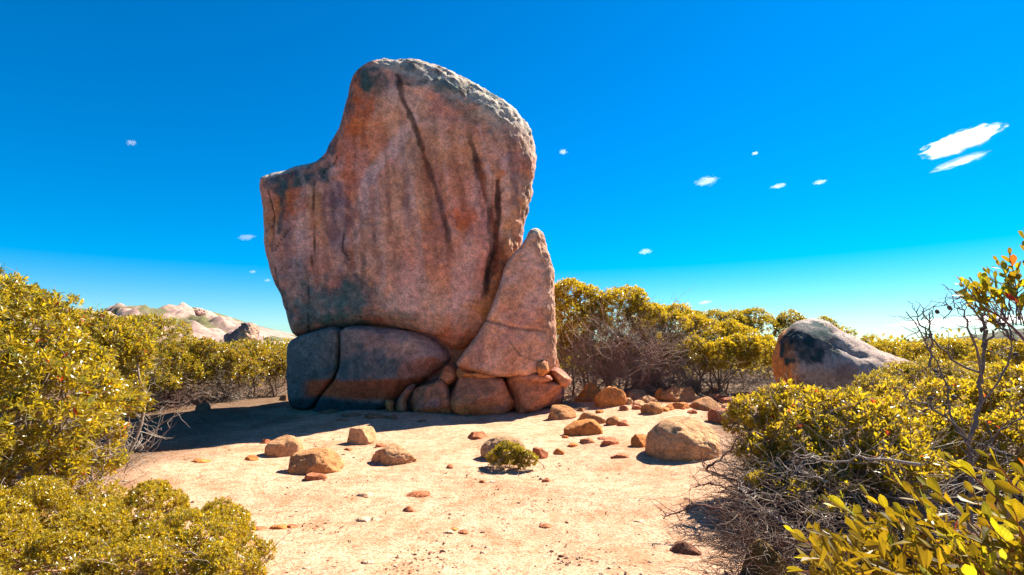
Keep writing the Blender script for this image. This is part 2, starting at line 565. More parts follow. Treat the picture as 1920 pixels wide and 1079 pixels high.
def paint_mono(C, V, px, py, N):
    n1 = fbm(V, 0.8, 301, 4)
    vs = V * np.array([1.0, 1.0, 0.16])                # vertical run-off streaking
    vst = fbm(vs, 2.4, 303, 4)
    C = np.tile(PINK, (len(V), 1))
    C = blend(C, TAN, sst(-0.1, 0.5, n1) * 0.75)
    C = blend(C, GREY, sst(0.05, 0.5, vst) * 0.55)
    C = blend(C, (0.30, 0.15, 0.10), sst(-0.05, -0.5, vst) * 0.6)
    # rusty patches
    for x, y, rx, ry, k in ((672, 200, 26, 75, 1), (650, 290, 30, 70, .7), (540, 375, 34, 52, 1), (512, 400, 20, 50, .6), (590, 385, 14, 50, .6),
                            (935, 330, 14, 14, 1.2), (865, 410, 28, 22, .9), (900, 250, 60, 90, .45), (830, 470, 60, 60, .35), (700, 260, 35, 50, .45), (780, 340, 80, 60, .35),
                            (930, 560, 30, 90, .8), (880, 600, 60, 50, .6), (850, 640, 60, 22, .8), (690, 607, 40, 7, .9), (610, 440, 30, 30, .25)):
        C = blend(C, RED if k >= .7 else ORANGE * 0.9, blob(px, py, V, x, y, rx, ry, 310 + int(x)) * k * 0.85)
    C = blend(C, ORANGE, streak(px, py, V, [(975, 380), (960, 450), (930, 540), (905, 610)], 16, 22, 331, .3) * .7)
    # pale wash-out bands
    for pts, w0, w1, k in (([(772, 225), (735, 270), (700, 310), (680, 360), (675, 430)], 17, 12, .75), ([(615, 320), (640, 400), (650, 470)], 20, 30, .5),
                           ([(560, 420), (555, 560)], 26, 30, .4), ([(795, 140), (770, 200), (760, 260)], 22, 20, .4), ([(760, 540), (750, 600)], 50, 40, .4), ([(880, 470), (860, 600)], 24, 30, .45)):
        C = blend(C, GREY * 1.12, streak(px, py, V, pts, w0, w1, 340 + int(w0 * 3), .35) * k)
    # purple-grey mineral sheet left of centre
    C = blend(C, PURPLE, blob(px, py, V, 628, 400, 26, 75, 351) * .8)
    C = blend(C, PURPLE * .8, blob(px, py, V, 650, 520, 36, 90, 352) * .75)
    # dark algae low on the left, with bluish sky-lit shade painted in
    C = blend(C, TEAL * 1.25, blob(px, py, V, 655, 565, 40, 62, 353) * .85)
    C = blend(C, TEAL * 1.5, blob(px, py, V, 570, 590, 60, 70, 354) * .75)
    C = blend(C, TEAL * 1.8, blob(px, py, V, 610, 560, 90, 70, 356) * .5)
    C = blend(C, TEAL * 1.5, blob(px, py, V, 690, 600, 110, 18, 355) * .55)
    # blue-black lichen on the upper rim and shoulder
    for x, y, rx, ry, k in ((685, 140, 32, 22, .95), (700, 170, 26, 26, .5), (508, 350, 24, 20, .95), (560, 335, 42, 15, .95), (600, 312, 24, 16, .9),
                            (528, 395, 7, 42, .75), (800, 150, 44, 12, .9), (850, 165, 40, 10, .9), (655, 190, 6, 40, .6), (640, 235, 8, 40, .7), (622, 275, 12, 26, .8), (765, 137, 22, 9, .8), (892, 182, 30, 10, .45)):
        C = blend(C, TEAL, blob(px, py, V, x, y, rx, ry, 360 + int(y), .6, .7) * k)
    # weathered pale cap
    up = sst(0.05, 0.45, N[:, 2] + 0.5 * N[:, 0] + 0.25 * fbm(V, 2, 371, 3)) * sst(690, 720, px)
    cap = up * sst(-0.2, 0.35, N[:, 2])
    C = blend(C, LICHEN, cap * .85)
    C = blend(C, TEAL, cap * sst(0.22, 0.5, fbm(V, 2.4, 372, 4)) * .8)
    C = blend(C, np.array([.55, .36, .24]), up * (1 - cap) * .6)
    C = blend(C, DARK * 2, up * sst(0.25, 0.5, np.abs(fbm(V * np.array([1, 1, .5]), 3.3, 373, 4))) * .7)
    C = blend(C, LICHEN * .9, sst(.5, .8, N[:, 2]) * sst(620, 600, px))
    # black water streaks
    S1 = [(744, 140), (757, 185), (775, 228), (790, 275), (803, 315), (815, 350), (827, 395), (838, 440), (848, 500)]
    S2 = [(868, 200), (878, 250), (888, 290), (900, 330), (914, 380), (922, 430), (926, 470), (915, 520), (905, 560)]
    S3 = [(934, 340), (937, 370), (937, 410), (930, 460), (915, 520), (900, 580)]
    C = blend(C, DARK, streak(px, py, V, S1, 6.5, 7.5, 381, .25, 2) * .92)
    C = blend(C, DARK * 2.5, streak(px, py, V, [(x + 5, y + 60) for x, y in S1], 14, 18, 382, .6, 6) * .35)
    C = blend(C, DARK * 1.3, streak(px, py, V, S2, 7, 14, 384, .45, 6) * sst(200, 300, py))
    C = blend(C, RED * .5, streak(px, py, V, [(x + 12, y + 20) for x, y in S2[2:]], 9, 16, 385, .5, 6) * .5)
    C = blend(C, DARK * .5, streak(px, py, V, S3, 5.5, 7.5, 387, .2, 3))
    for pts, k in (([(745, 350), (765, 400), (790, 470), (800, 560)], .35), ([(850, 300), (868, 380), (880, 470)], .3), ([(700, 430), (712, 520), (715, 590)], .3), ([(620, 350), (640, 440), (660, 520)], .35),
                   ([(955, 260), (965, 330), (955, 400)], .4)):
        C = blend(C, DARK * 2.2, streak(px, py, V, pts, 9, 14, 390 + int(pts[0][0]), .5) * k)
    for k in range(26):                             # faint run-off stains below the upper rim
        x0 = 520 + 17.5 * k + 6 * math.sin(k * 5.1); y0 = 330 + 60 * math.sin(k * 2.3) if k < 6 else 190 + 150 * abs(math.sin(k * 1.7))
        ln = 120 + 130 * abs(math.sin(k * 3.3))
        C = blend(C, (DARK * 2.6, PURPLE, GREY * 1.1, RED * .6)[k % 4], streak(px, py, V, [(x0, y0), (x0 + 14, y0 + ln * .5), (x0 + 20, y0 + ln)], 5, 10, 900 + k * 9, .6, 5) * .42)
    # hairline cracks
    for pts in MONO_CRACKS:
        d, t = pl_dist(px + 1.6 * noise(V, 2.5, 398), py, pts)
        C = blend(C, DARK * .5, sst(1.9, .5, d) * .85)
    return C
MONO_CRACKS = [[(588, 335), (589, 400), (589, 470), (588, 520)], [(577, 500), (577, 560), (579, 628)], [(503, 362), (512, 400), (515, 440), (514, 470)],
               [(520, 470), (535, 445), (545, 430)], [(632, 292), (625, 308), (608, 318), (602, 330)], [(520, 500), (525, 540), (540, 580)], [(638, 420), (640, 470), (655, 490)]]

mono_poly = [(552, 634), (545, 612), (536, 580), (526, 550), (514, 520), (504, 490), (498, 450), (495, 410), (490, 370), (485, 345), (491, 331), (512, 325),
             (542, 317), (568, 310), (592, 305), (606, 292), (621, 268), (634, 238), (646, 203), (652, 170), (661, 143), (678, 125), (700, 114), (740, 112),
             (776, 111), (815, 119), (853, 133), (888, 152), (923, 170), (952, 185), (977, 207), (995, 232), (1004, 265), (1006, 300), (999, 330), (995, 352),
             (992, 375), (987, 400), (981, 430), (974, 465), (965, 505), (955, 545), (942, 585), (920, 622), (890, 648), (855, 657), (830, 643), (805, 627),
             (775, 619), (735, 613), (690, 609), (650, 613), (610, 620), (580, 629)]
YM = 13.7
pxs = lambda X: CX + FPX * X / YM
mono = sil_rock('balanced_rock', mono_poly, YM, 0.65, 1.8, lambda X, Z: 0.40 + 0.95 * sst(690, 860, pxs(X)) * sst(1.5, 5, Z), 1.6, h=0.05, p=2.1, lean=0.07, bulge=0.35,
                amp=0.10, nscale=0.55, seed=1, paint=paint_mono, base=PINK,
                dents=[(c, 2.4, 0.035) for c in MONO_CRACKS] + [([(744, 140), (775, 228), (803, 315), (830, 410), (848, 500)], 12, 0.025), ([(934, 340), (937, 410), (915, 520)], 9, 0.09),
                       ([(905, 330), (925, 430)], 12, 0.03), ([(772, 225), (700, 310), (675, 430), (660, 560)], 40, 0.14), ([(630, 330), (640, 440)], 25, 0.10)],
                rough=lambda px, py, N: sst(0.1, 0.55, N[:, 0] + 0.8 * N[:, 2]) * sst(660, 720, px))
tag(mono, 'towering flat-faced granite rock with black water streaks balanced on a split boulder', 'rock')

def paint_base(C, V, px, py, N):
    n1 = fbm(V, 0.9, 401, 4)
    C = np.tile(np.array([0.50, 0.28, 0.21]), (len(V), 1))
    C = blend(C, TAN * .9, blob(px, py, V, 800, 665, 50, 40, 402) * .6)
    C = blend(C, PURPLE, sst(0, .5, n1) * .5)
    C = blend(C, TEAL * 1.35, sst(735, 580, px + 60 * n1) * .85)  # algae plus blue sky-lit shade painted into the colour towards the left
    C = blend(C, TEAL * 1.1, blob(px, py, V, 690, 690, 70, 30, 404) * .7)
    C = blend(C, RED * .72, sst(708, 716, py + 10 * n1) * sst(752, 742, py + 10 * n1) * sst(552, 585, px + 25 * n1))
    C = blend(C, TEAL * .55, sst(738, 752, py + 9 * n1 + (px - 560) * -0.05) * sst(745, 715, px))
    C = blend(C, RED * .8, blob(px, py, V, 800, 700, 40, 22, 405) * .5)
    return C
crack = [(641, 612), (643, 650), (640, 690), (630, 712), (612, 736), (597, 762)]
bl = [(538, 652), (545, 639), (556, 632), (590, 624)] + [(x - 1.2, y) for x, y in crack] + [(570, 770), (545, 762), (540, 720), (538, 690)]
br = [(x + 1.2, y) for x, y in crack[::-1]][1:] + [(690, 613), (740, 617), (780, 622), (810, 636), (832, 652), (843, 668), (838, 682), (820, 694), (795, 716), (770, 732), (745, 752), (725, 775), (680, 785), (620, 785), (590, 775)]
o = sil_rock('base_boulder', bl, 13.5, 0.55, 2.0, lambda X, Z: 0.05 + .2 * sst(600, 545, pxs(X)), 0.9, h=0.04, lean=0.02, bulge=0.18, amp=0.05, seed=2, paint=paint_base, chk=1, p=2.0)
tag(o, 'dark algae-stained block with blue shade painted in, left of the crack under the balanced rock', 'rock')
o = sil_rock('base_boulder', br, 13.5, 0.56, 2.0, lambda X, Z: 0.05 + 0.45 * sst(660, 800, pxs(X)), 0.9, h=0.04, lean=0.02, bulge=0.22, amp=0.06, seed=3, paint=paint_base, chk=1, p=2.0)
tag(o, 'long rounded boulder with a red band right of the crack under the balanced rock', 'rock')

def paint_spike(C, V, px, py, N):
    n1 = fbm(V, 1.1, 421, 4)
    C = np.tile(np.array([0.74, 0.36, 0.22]), (len(V), 1))
    C = blend(C, GREY * 1.05, sst(0, .5, n1) * .55)
    C = blend(C, RED * .9, sst(0.0, .5, fbm(V, 0.9, 422, 4)) * .5)
    C = blend(C, LICHEN * 1.15, blob(px, py, V, 1004, 432, 12, 12, 423))
    C = blend(C, TAN * 1.1, blob(px, py, V, 995, 460, 12, 30, 424) * .7)
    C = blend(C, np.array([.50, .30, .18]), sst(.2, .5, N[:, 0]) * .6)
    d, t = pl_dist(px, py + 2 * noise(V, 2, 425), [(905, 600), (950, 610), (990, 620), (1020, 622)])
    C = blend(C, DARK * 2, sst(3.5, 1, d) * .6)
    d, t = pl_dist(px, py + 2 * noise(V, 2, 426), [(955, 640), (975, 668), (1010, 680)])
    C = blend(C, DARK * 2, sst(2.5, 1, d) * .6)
    C = blend(C, PURPLE, blob(px, py, V, 895, 660, 18, 30, 427) * .4)
    return C
spike_poly = [(1003, 424), (992, 432), (985, 447), (975, 461), (956, 479), (944, 496), (938, 530), (931, 556), (915, 592), (904, 614), (884, 642), (864, 667), (854, 684),
              (870, 694), (900, 701), (940, 707), (985, 705), (1012, 703), (1036, 695), (1043, 660), (1042, 600), (1041, 560), (1039, 510), (1031, 480), (1023, 455), (1019, 435), (1012, 426)]
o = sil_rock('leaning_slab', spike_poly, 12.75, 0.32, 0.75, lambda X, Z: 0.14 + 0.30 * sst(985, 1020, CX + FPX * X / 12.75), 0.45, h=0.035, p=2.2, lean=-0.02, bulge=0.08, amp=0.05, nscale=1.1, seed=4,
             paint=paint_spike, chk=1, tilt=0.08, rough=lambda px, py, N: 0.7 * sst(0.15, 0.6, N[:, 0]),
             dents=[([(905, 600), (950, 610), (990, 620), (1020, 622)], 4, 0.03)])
tag(o, 'pointed pinkish slab standing against the right side of the balanced rock', 'rock')

def paint_low(seed, stain=0.6):
    def f(C, V, px, py, N):
        n1 = fbm(V, 1.6, seed, 4)
        C = np.tile(np.array([0.52, 0.205, 0.105]), (len(V), 1))
        C = blend(C, PURPLE * 1.5, sst(0.05, .45, n1) * .5)
        z = V[:, 2]
        C = blend(C, ORANGE * .85, sst(0.42, 0.12, z - V[:, 2].min() + .25 * n1) * stain)
        C = blend(C, RED * .8, sst(0.1, .5, fbm(V, 1.2, seed + 1, 3)) * .6)
        return C
    return f
low = [
    ([(800, 716), (822, 709), (833, 716), (838, 735), (846, 760), (846, 778), (825, 786), (790, 786), (765, 776), (762, 757), (775, 735)], 12.55, .35, .7, 'humped orange-stained boulder at the foot of the rock, beside the narrow slivers'),
    ([(862, 706), (890, 703), (935, 706), (945, 716), (950, 730), (960, 750), (967, 772), (930, 780), (870, 780), (850, 772), (841, 745), (845, 722)], 12.6, .34, .8, 'broad blocky boulder with an ochre foot below the pointed slab'),
    ([(946, 708), (985, 703), (1025, 704), (1050, 718), (1072, 738), (1060, 750), (1030, 768), (990, 778), (964, 776), (957, 745)], 12.7, .32, .9, 'purple-brown wedge boulder right of the blocky ochre-footed one'),
    ([(826, 690), (842, 681), (857, 684), (860, 697), (852, 716), (840, 724), (828, 716), (818, 706)], 12.85, .28, .5, 'round fist-shaped stone wedged between slab and base boulder'),
    ([(862, 692), (885, 694), (915, 702), (932, 708), (925, 714), (890, 709), (862, 708), (857, 700)], 12.72, .24, .4, 'thin flat flake jammed below the left foot of the pointed slab'),
    ([(955, 704), (985, 700), (1015, 703), (1034, 708), (1036, 715), (1000, 712), (962, 716)], 12.65, .26, .4, 'thin pinkish shelf of stone jammed below the right foot of the pointed slab'),
    ([(1010, 676), (1024, 677), (1032, 690), (1031, 705), (1015, 706), (1005, 694)], 12.45, .2, .4, 'small upright stone tucked at the right foot of the pointed slab'),
    ([(1030, 688), (1050, 692), (1068, 706), (1078, 722), (1068, 730), (1045, 722), (1030, 708)], 13.0, .3, .8, 'shaded purple boulder sloping down towards the hedge'),
    ([(650, 640), (660, 600), (830, 592), (900, 590), (980, 610), (1035, 650), (1060, 720), (1040, 790), (900, 795), (780, 790), (660, 760)], 14.1, .45, 1.6, 'added filler boulder closing off light in the gap behind the pointed slab'),  # filler rock added to keep sunlight and background out of the gaps
    ([(768, 722), (780, 720), (772, 740), (755, 760), (745, 776), (735, 776), (742, 752), (756, 734)], 12.75, .15, .4, 'curved ochre sliver of rock leaning on the base boulder'),
    ([(722, 752), (732, 745), (738, 760), (735, 775), (720, 776)], 12.62, .12, .3, 'short ochre splinter at the foot of the base boulder'),
    ([(748, 750), (758, 746), (762, 764), (758, 778), (744, 778)], 12.5, .12, .3, 'stubby ochre splinter next to the humped boulder'),
]
for k, (poly, ys, tf, tb, lab) in enumerate(low):
    small = (max(p[0] for p in poly) - min(p[0] for p in poly)) < 60
    o = sil_rock('boulder', poly, ys, tf, tb, 0.09 if small else 0.15, 0.25, h=0.06 if k == 8 else 0.026 if small else 0.034, p=2.3, bulge=0.07, amp=0.035 if small else 0.075, nscale=1.5, lean=(-.25, -.12, -.3, -.1, 0, -.2, 0, -.2, 0, 0, 0, 0)[k], tilt=(-.1, .06, .14, 0, 0, 0, 0, .1, 0, 0, 0, 0)[k], seed=10 + k,
                 facets=0 if k == 8 else 7, paint=paint_low(430 + 3 * k, 0.2 if k in (2, 3, 5, 7, 8) else 0.75), chk=1)
    tag(o, lab, 'rock')

# domed boulder to the right, among the scrub
def paint_dome(C, V, px, py, N):
    n1 = fbm(V, 1.2, 481, 4)
    C = np.tile(np.array([0.42, 0.33, 0.29]), (len(V), 1))
    C = blend(C, np.array([.50, .33, .26]), sst(1580, 1680, px + 40 * n1) * .8)
    C = blend(C, ORANGE * .9, sst(1500, 1465, px + 25 * n1 - (py - 650) * .25))
    C = blend(C, TEAL * .45, blob(px, py, V, 1515, 645, 48, 36, 483, .3, .45))
    C = blend(C, DARK * 2, blob(px, py, V, 1580, 700, 30, 20, 484) * .5)
    return C
dome_poly = [(1452, 668), (1462, 632), (1480, 611), (1505, 599), (1535, 600), (1566, 612), (1600, 632), (1630, 650), (1672, 664), (1715, 678), (1740, 690), (1720, 715), (1650, 745), (1560, 755), (1480, 748), (1450, 715)]
o = sil_rock('domed_boulder', dome_poly, 12.0, 0.9, 1.6, 0.85, 1.2, h=0.05, p=2.0, bulge=0.1, amp=0.08, seed=30, paint=paint_dome, chk=2, mat=M_ROUGH, skew=.6, sil=.2,
             dents=[([(1560, 640), (1600, 665), (1630, 672)], 5, .05)])
tag(o, 'large domed boulder with a black lichen patch and tapering tail among the scrub', 'rock')

# ------------------------------------------------------------------ loose stones
_bm = bmesh.new()
bmesh.ops.create_icosphere(_bm, subdivisions=5, radius=1)
ICO5 = (np.array([v.co[:] for v in _bm.verts]), np.array([[v.index for v in f.verts] for f in _bm.faces]))
_bm.free()
_bm = bmesh.new(); bmesh.ops.create_icosphere(_bm, subdivisions=4, radius=1)
ICO4 = (np.array([v.co[:] for v in _bm.verts]), np.array([[v.index for v in f.verts] for f in _bm.faces])); _bm.free()
_bm = bmesh.new(); bmesh.ops.create_icosphere(_bm, subdivisions=3, radius=1)
ICO3 = (np.array([v.co[:] for v in _bm.verts]), np.array([[v.index for v in f.verts] for f in _bm.faces])); _bm.free()
OCT = (np.array([[1, 0, 0], [-1, 0, 0], [0, 1, 0], [0, -1, 0], [0, 0, 1], [0, 0, -1.]]), np.array([[0, 2, 4], [2, 1, 4], [1, 3, 4], [3, 0, 4], [2, 0, 5], [1, 2, 5], [3, 1, 5], [0, 3, 5]]))
_bm = bmesh.new(); bmesh.ops.create_icosphere(_bm, subdivisions=1, radius=1)
ICO1 = (np.array([v.co[:] for v in _bm.verts]), np.array([[v.index for v in f.verts] for f in _bm.faces])); _bm.free()

def stone(name, px, py, w, hgt, col, label, group=None, seed=0, facets=11, cut=(0.5, 0.92), rough=0.14, col2=None, deep=0.8, peak=0.0, sink=0.36, cat='stone'):
    rng = np.random.default_rng(1000 + seed)
    g0 = ground(px, py)
    dist = g0[1]
    W = w * dist / FPX; H = max(.4 * hgt, 0.88 * hgt - .42 * w * deep * CAMZ / dist) * dist / FPX
    col = np.array(col) * np.array([1.1, .9, .68])
    col2 = None if col2 is None else np.array(col2) * np.array([1.1, .9, .68])
    V, F = ICO5 if w > 80 else ICO4 if w > 34 else ICO3
    P = V.copy()
    for k in range(facets):
        n = rng.normal(size=3); n[2] = abs(n[2]) * 0.8
        n /= np.linalg.norm(n)
        d = rng.uniform(*cut)
        P = P - n * np.maximum(0, P @ n - d)[:, None] * 0.92
    P = P * (1 + rough * fbm(V + seed * 3.1, 1.5, 500 + seed, 4))[:, None]
    P = P + V * (0.040 * fbm(V + seed, 5, 520 + seed, 4, .65) - .06 * sst(.06, 0, np.abs(fbm(V + seed, 1.6, 530 + seed, 3))))[:, None]
    if peak:
        P[:, 0] = P[:, 0] + peak * 0.5 * np.maximum(P[:, 2], 0)
    lo, hi = P.min(0), P.max(0)
    P = (P - (lo + hi) / 2) / (hi - lo)                 # unit box
    P = P * np.array([W, W * deep, H / (1 - sink)])
    P[:, 2] += H * 0.5 / (1 - sink) - H * sink / (1 - sink)
    base = np.array([g0[0], g0[1] + W * deep * 0.36, 0])
    base[2] = terrain(base[0], base[1])
    n1 = fbm(P * (0.5 / max(W, .05)) + seed, 3, 540 + seed, 4)
    C = np.tile(np.array(col, float), (len(P), 1))
    c2 = np.array(col) * 0.6 if col2 is None else np.array(col2)
    C = blend(C, c2, sst(-0.05, 0.45, n1) * .8)
    o = make_mesh(name, P, F, M_STONE, np.clip(C, .004, .95))
    o.location = base
    return tag(o, label, cat, group)
PALE = (0.66, 0.44, 0.28); BROWN = (0.50, 0.28, 0.14); RUST = (0.60, 0.27, 0.09); RDBR = (0.50, 0.21, 0.12); GRYB = (0.50, 0.35, 0.24)
stones = [
    (526, 856, 68, 44, PALE, 'smooth egg-shaped pale boulder with a broken left end by the shadow edge', dict(facets=5, cut=(.75, 1), col2=(.45, .28, .16))),
    (578, 890, 106, 56, BROWN, 'brown pitted dome-shaped boulder on the sand before the egg-shaped one', dict(facets=6, cut=(.75, 1), rough=.16, col2=(.5, .32, .18))),
    (674, 833, 52, 36, PALE, 'angular pale stone with a sharp top corner at the shadow edge', dict(facets=9, cut=(.5, .8), rough=.04, peak=-.3)),
    (733, 870, 92, 46, PALE, 'broad sloping pale slab of stone lying on the sand', dict(facets=9, cut=(.5, .8), rough=.05, col2=(.50, .32, .20))),
    (588, 901, 42, 15, RDBR, 'small flat reddish flake in front of the pitted dome boulder', dict(facets=8)),
    (895, 823, 38, 15, RDBR, 'low reddish stone with a ragged top left of the plant-covered stone', dict(facets=8, cut=(.5, .8))),
    (942, 862, 84, 48, GRYB, 'grey-brown stone half hidden by a small green plant', dict(facets=5, cut=(.75, 1))),
    (1014, 860, 30, 22, RDBR, 'reddish stone at the right edge of the small plant', dict(facets=8)),
    (1055, 787, 54, 30, BROWN, 'rough cracked brown stone in front of the shaded wedge boulder', dict(facets=9, cut=(.55, .85), rough=.16)),
    (1096, 816, 74, 36, RUST, 'long wedge-shaped ochre stone with a shadowed underside', dict(facets=9, cut=(.5, .85), peak=-.5)),
    (1114, 796, 60, 27, BROWN, 'brown elongated stone behind the ochre wedge stone', dict(facets=8, cut=(.55, .85))),
    (1152, 797, 30, 19, BROWN, 'small squat brown stone beside the elongated one', dict()),
    (1146, 835, 38, 17, RDBR, 'reddish loaf-shaped stone on the sand between wedge stone and big round boulder', dict()),
    (1204, 838, 36, 26, RUST, 'pointed little ochre stone beside the big round boulder', dict(facets=10, cut=(.45, .75))),
    (1166, 859, 38, 9, RDBR, 'thin flat reddish stone in the sand before the big round boulder', dict()),
    (1225, 777, 40, 26, BROWN, 'round tan-brown stone sitting behind the big round boulder', dict(facets=5, cut=(.7, 1))),
    (1296, 862, 140, 94, (.64, .43, .27), 'big smooth round boulder with a flaking scar on its left', dict(facets=4, cut=(.8, 1), rough=.07, deep=.95, col2=(.46, .29, .18))),
    (1109, 754, 58, 42, RUST, 'orange blocky boulder, left one of a touching pair', dict(facets=9, cut=(.55, .85))),
    (1148, 762, 62, 44, RUST, 'orange-brown rounded boulder, right one of a touching pair', dict(facets=7, cut=(.65, .95), rough=.14)),
    (1220, 730, 66, 48, (.34, .07, .045), 'dark red boulder with a grey side under the twiggy hedge', dict(facets=8, cut=(.55, .85), col2=(.30, .24, .22))),
    (1241, 750, 28, 26, RUST, 'pointed upright ochre stone before the dark red boulder', dict(facets=10, cut=(.5, .8))),
    (1300, 736, 40, 28, (.42, .34, .27), 'round grey stone at the edge of the scrub', dict(facets=4, cut=(.75, 1))),
    (1280, 753, 74, 32, BROWN, 'rugged brown stone in front of the round grey one', dict(rough=.2)),
    (1327, 770, 66, 28, BROWN, 'rugged brown stone behind the big round boulder', dict(rough=.2)),
    (1277, 767, 42, 15, RUST, 'low rust-coloured stone between two rugged brown ones', dict()),
    (1196, 750, 44, 22, GRYB, 'grey crumbling stone below the dark red boulder', dict(rough=.22)),
    (1217, 756, 44, 17, PALE, 'pale half-buried stone below the dark red boulder', dict()),
    (1368, 797, 62, 36, RDBR, 'reddish stone between the big round boulder and the leafy shrub', dict()),
    (1385, 757, 56, 14, RDBR, 'long low reddish stone at the far edge of the leafy shrub', dict()),
    (1178, 759, 22, 15, PALE, 'small pale stone right of the orange boulder pair', dict()),
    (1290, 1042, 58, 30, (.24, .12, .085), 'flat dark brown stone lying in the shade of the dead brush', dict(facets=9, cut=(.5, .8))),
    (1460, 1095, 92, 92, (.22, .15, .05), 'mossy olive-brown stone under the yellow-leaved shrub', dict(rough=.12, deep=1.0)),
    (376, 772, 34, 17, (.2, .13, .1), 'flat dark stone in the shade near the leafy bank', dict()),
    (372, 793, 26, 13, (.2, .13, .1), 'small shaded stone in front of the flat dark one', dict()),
    (765, 961, 22, 14, RDBR, 'solitary small red-brown stone on the open sand', dict(facets=9, cut=(.5, .8))),
]
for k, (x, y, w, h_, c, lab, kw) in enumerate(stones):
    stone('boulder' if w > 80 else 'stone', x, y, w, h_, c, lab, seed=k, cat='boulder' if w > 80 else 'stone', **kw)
pale_small = [(682, 931, 30, 9), (676, 979, 34, 12), (704, 978, 26, 10), (833, 1052, 26, 10), (690, 1058, 30, 12), (572, 1070, 18, 9), (845, 935, 26, 8), (905, 1040, 14, 9), (1200, 980, 22, 7), (840, 1000, 24, 8)]
for k, (x, y, w, h_) in enumerate(pale_small):
    stone('stone', x, y, w, h_, (.72, .60, .50), 'small whitish stone half buried in the open sand', 'small whitish stones in the sand', seed=60 + k, facets=6, sink=.5, col2=(.7, .5, .34))
red_small = [(468, 864, 24, 12), (496, 833, 16, 11), (782, 932, 46, 12), (520, 992, 32, 11), (478, 996, 34, 12), (843, 879, 15, 9), (1048, 852, 22, 13), (1103, 832, 28, 12), (1170, 799, 22, 13),
             (1075, 838, 22, 8), (715, 838, 22, 8), (868, 1000, 20, 6), (850, 994, 16, 6), (1025, 990, 26, 8), (545, 990, 20, 8), (370, 868, 34, 9), (1025, 903, 18, 8), (1130, 825, 18, 7), (1255, 770, 22, 12),
             (1345, 750, 40, 12), (1195, 768, 20, 9), (1060, 822, 14, 6), (905, 905, 14, 6), (650, 845, 18, 6)]
red_own = {0: 'small reddish stone at the near side of the egg-shaped boulder', 1: 'tiny rust stone touching the shadow edge by the egg-shaped boulder', 2: 'flat reddish stone half buried in the middle of the open sand',
           4: 'reddish stone poking out beside the small-leaved low shrub', 6: 'dark reddish stone right of the plant-covered stone', 7: 'reddish stone directly below the ochre wedge stone', 8: 'rounded rust stone right of the squat brown stone',
           10: 'flat reddish chip between the angular pale stone and the pale slab', 15: 'low reddish stone on the sand near the big left-bank shrub', 18: 'small rust stone behind the big round boulder, by the rugged ones',
           19: 'long reddish stone behind the rugged brown stones', 20: 'little reddish stone between the orange pair and the round tan stone'}
for k, (x, y, w, h_) in enumerate(red_small):
    stone('stone', x, y, w, h_, RDBR if k % 3 else RUST, red_own.get(k, 'little reddish stone fragment scattered on the sand'), 'little reddish stones on the sand', seed=90 + k, facets=8, cut=(.5, .85))

rubble = [(1090, 772, 18, 9), (1125, 776, 16, 8), (1172, 770, 20, 11), (1200, 762, 26, 13), (1232, 762, 18, 9), (1248, 772, 22, 10), (1262, 748, 20, 12), (1310, 752, 24, 13), (1340, 768, 22, 11), (1352, 778, 26, 12),
          (1300, 775, 20, 8), (1365, 765, 22, 9), (1330, 742, 18, 9), (1258, 735, 22, 13), (1185, 738, 20, 11), (1160, 742, 16, 9), (1400, 768, 30, 12), (1375, 778, 20, 9), (1212, 745, 18, 10), (1285, 742, 18, 9), (1090, 748, 18, 9), (1345, 735, 26, 10), (1405, 745, 34, 11)]
for k, (x, y, w, h_) in enumerate(rubble):
    stone('stone', x, y, w, h_, (BROWN, RUST, RDBR, PALE)[k % 4], 'small broken stone in the rubble strip below the hedge', 'rubble strip below the hedge', seed=160 + k)

# shaded rubble along the foot of the base boulder
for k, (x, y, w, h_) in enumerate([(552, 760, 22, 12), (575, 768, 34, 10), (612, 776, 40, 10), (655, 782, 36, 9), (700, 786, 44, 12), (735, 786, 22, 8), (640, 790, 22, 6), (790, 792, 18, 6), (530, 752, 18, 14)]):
    stone('stone', x, y, w, h_, (.26, .16, .11), 'shaded flat rubble stone along the foot of the base boulder', 'shaded rubble at the foot of the rock', seed=130 + k, facets=8)

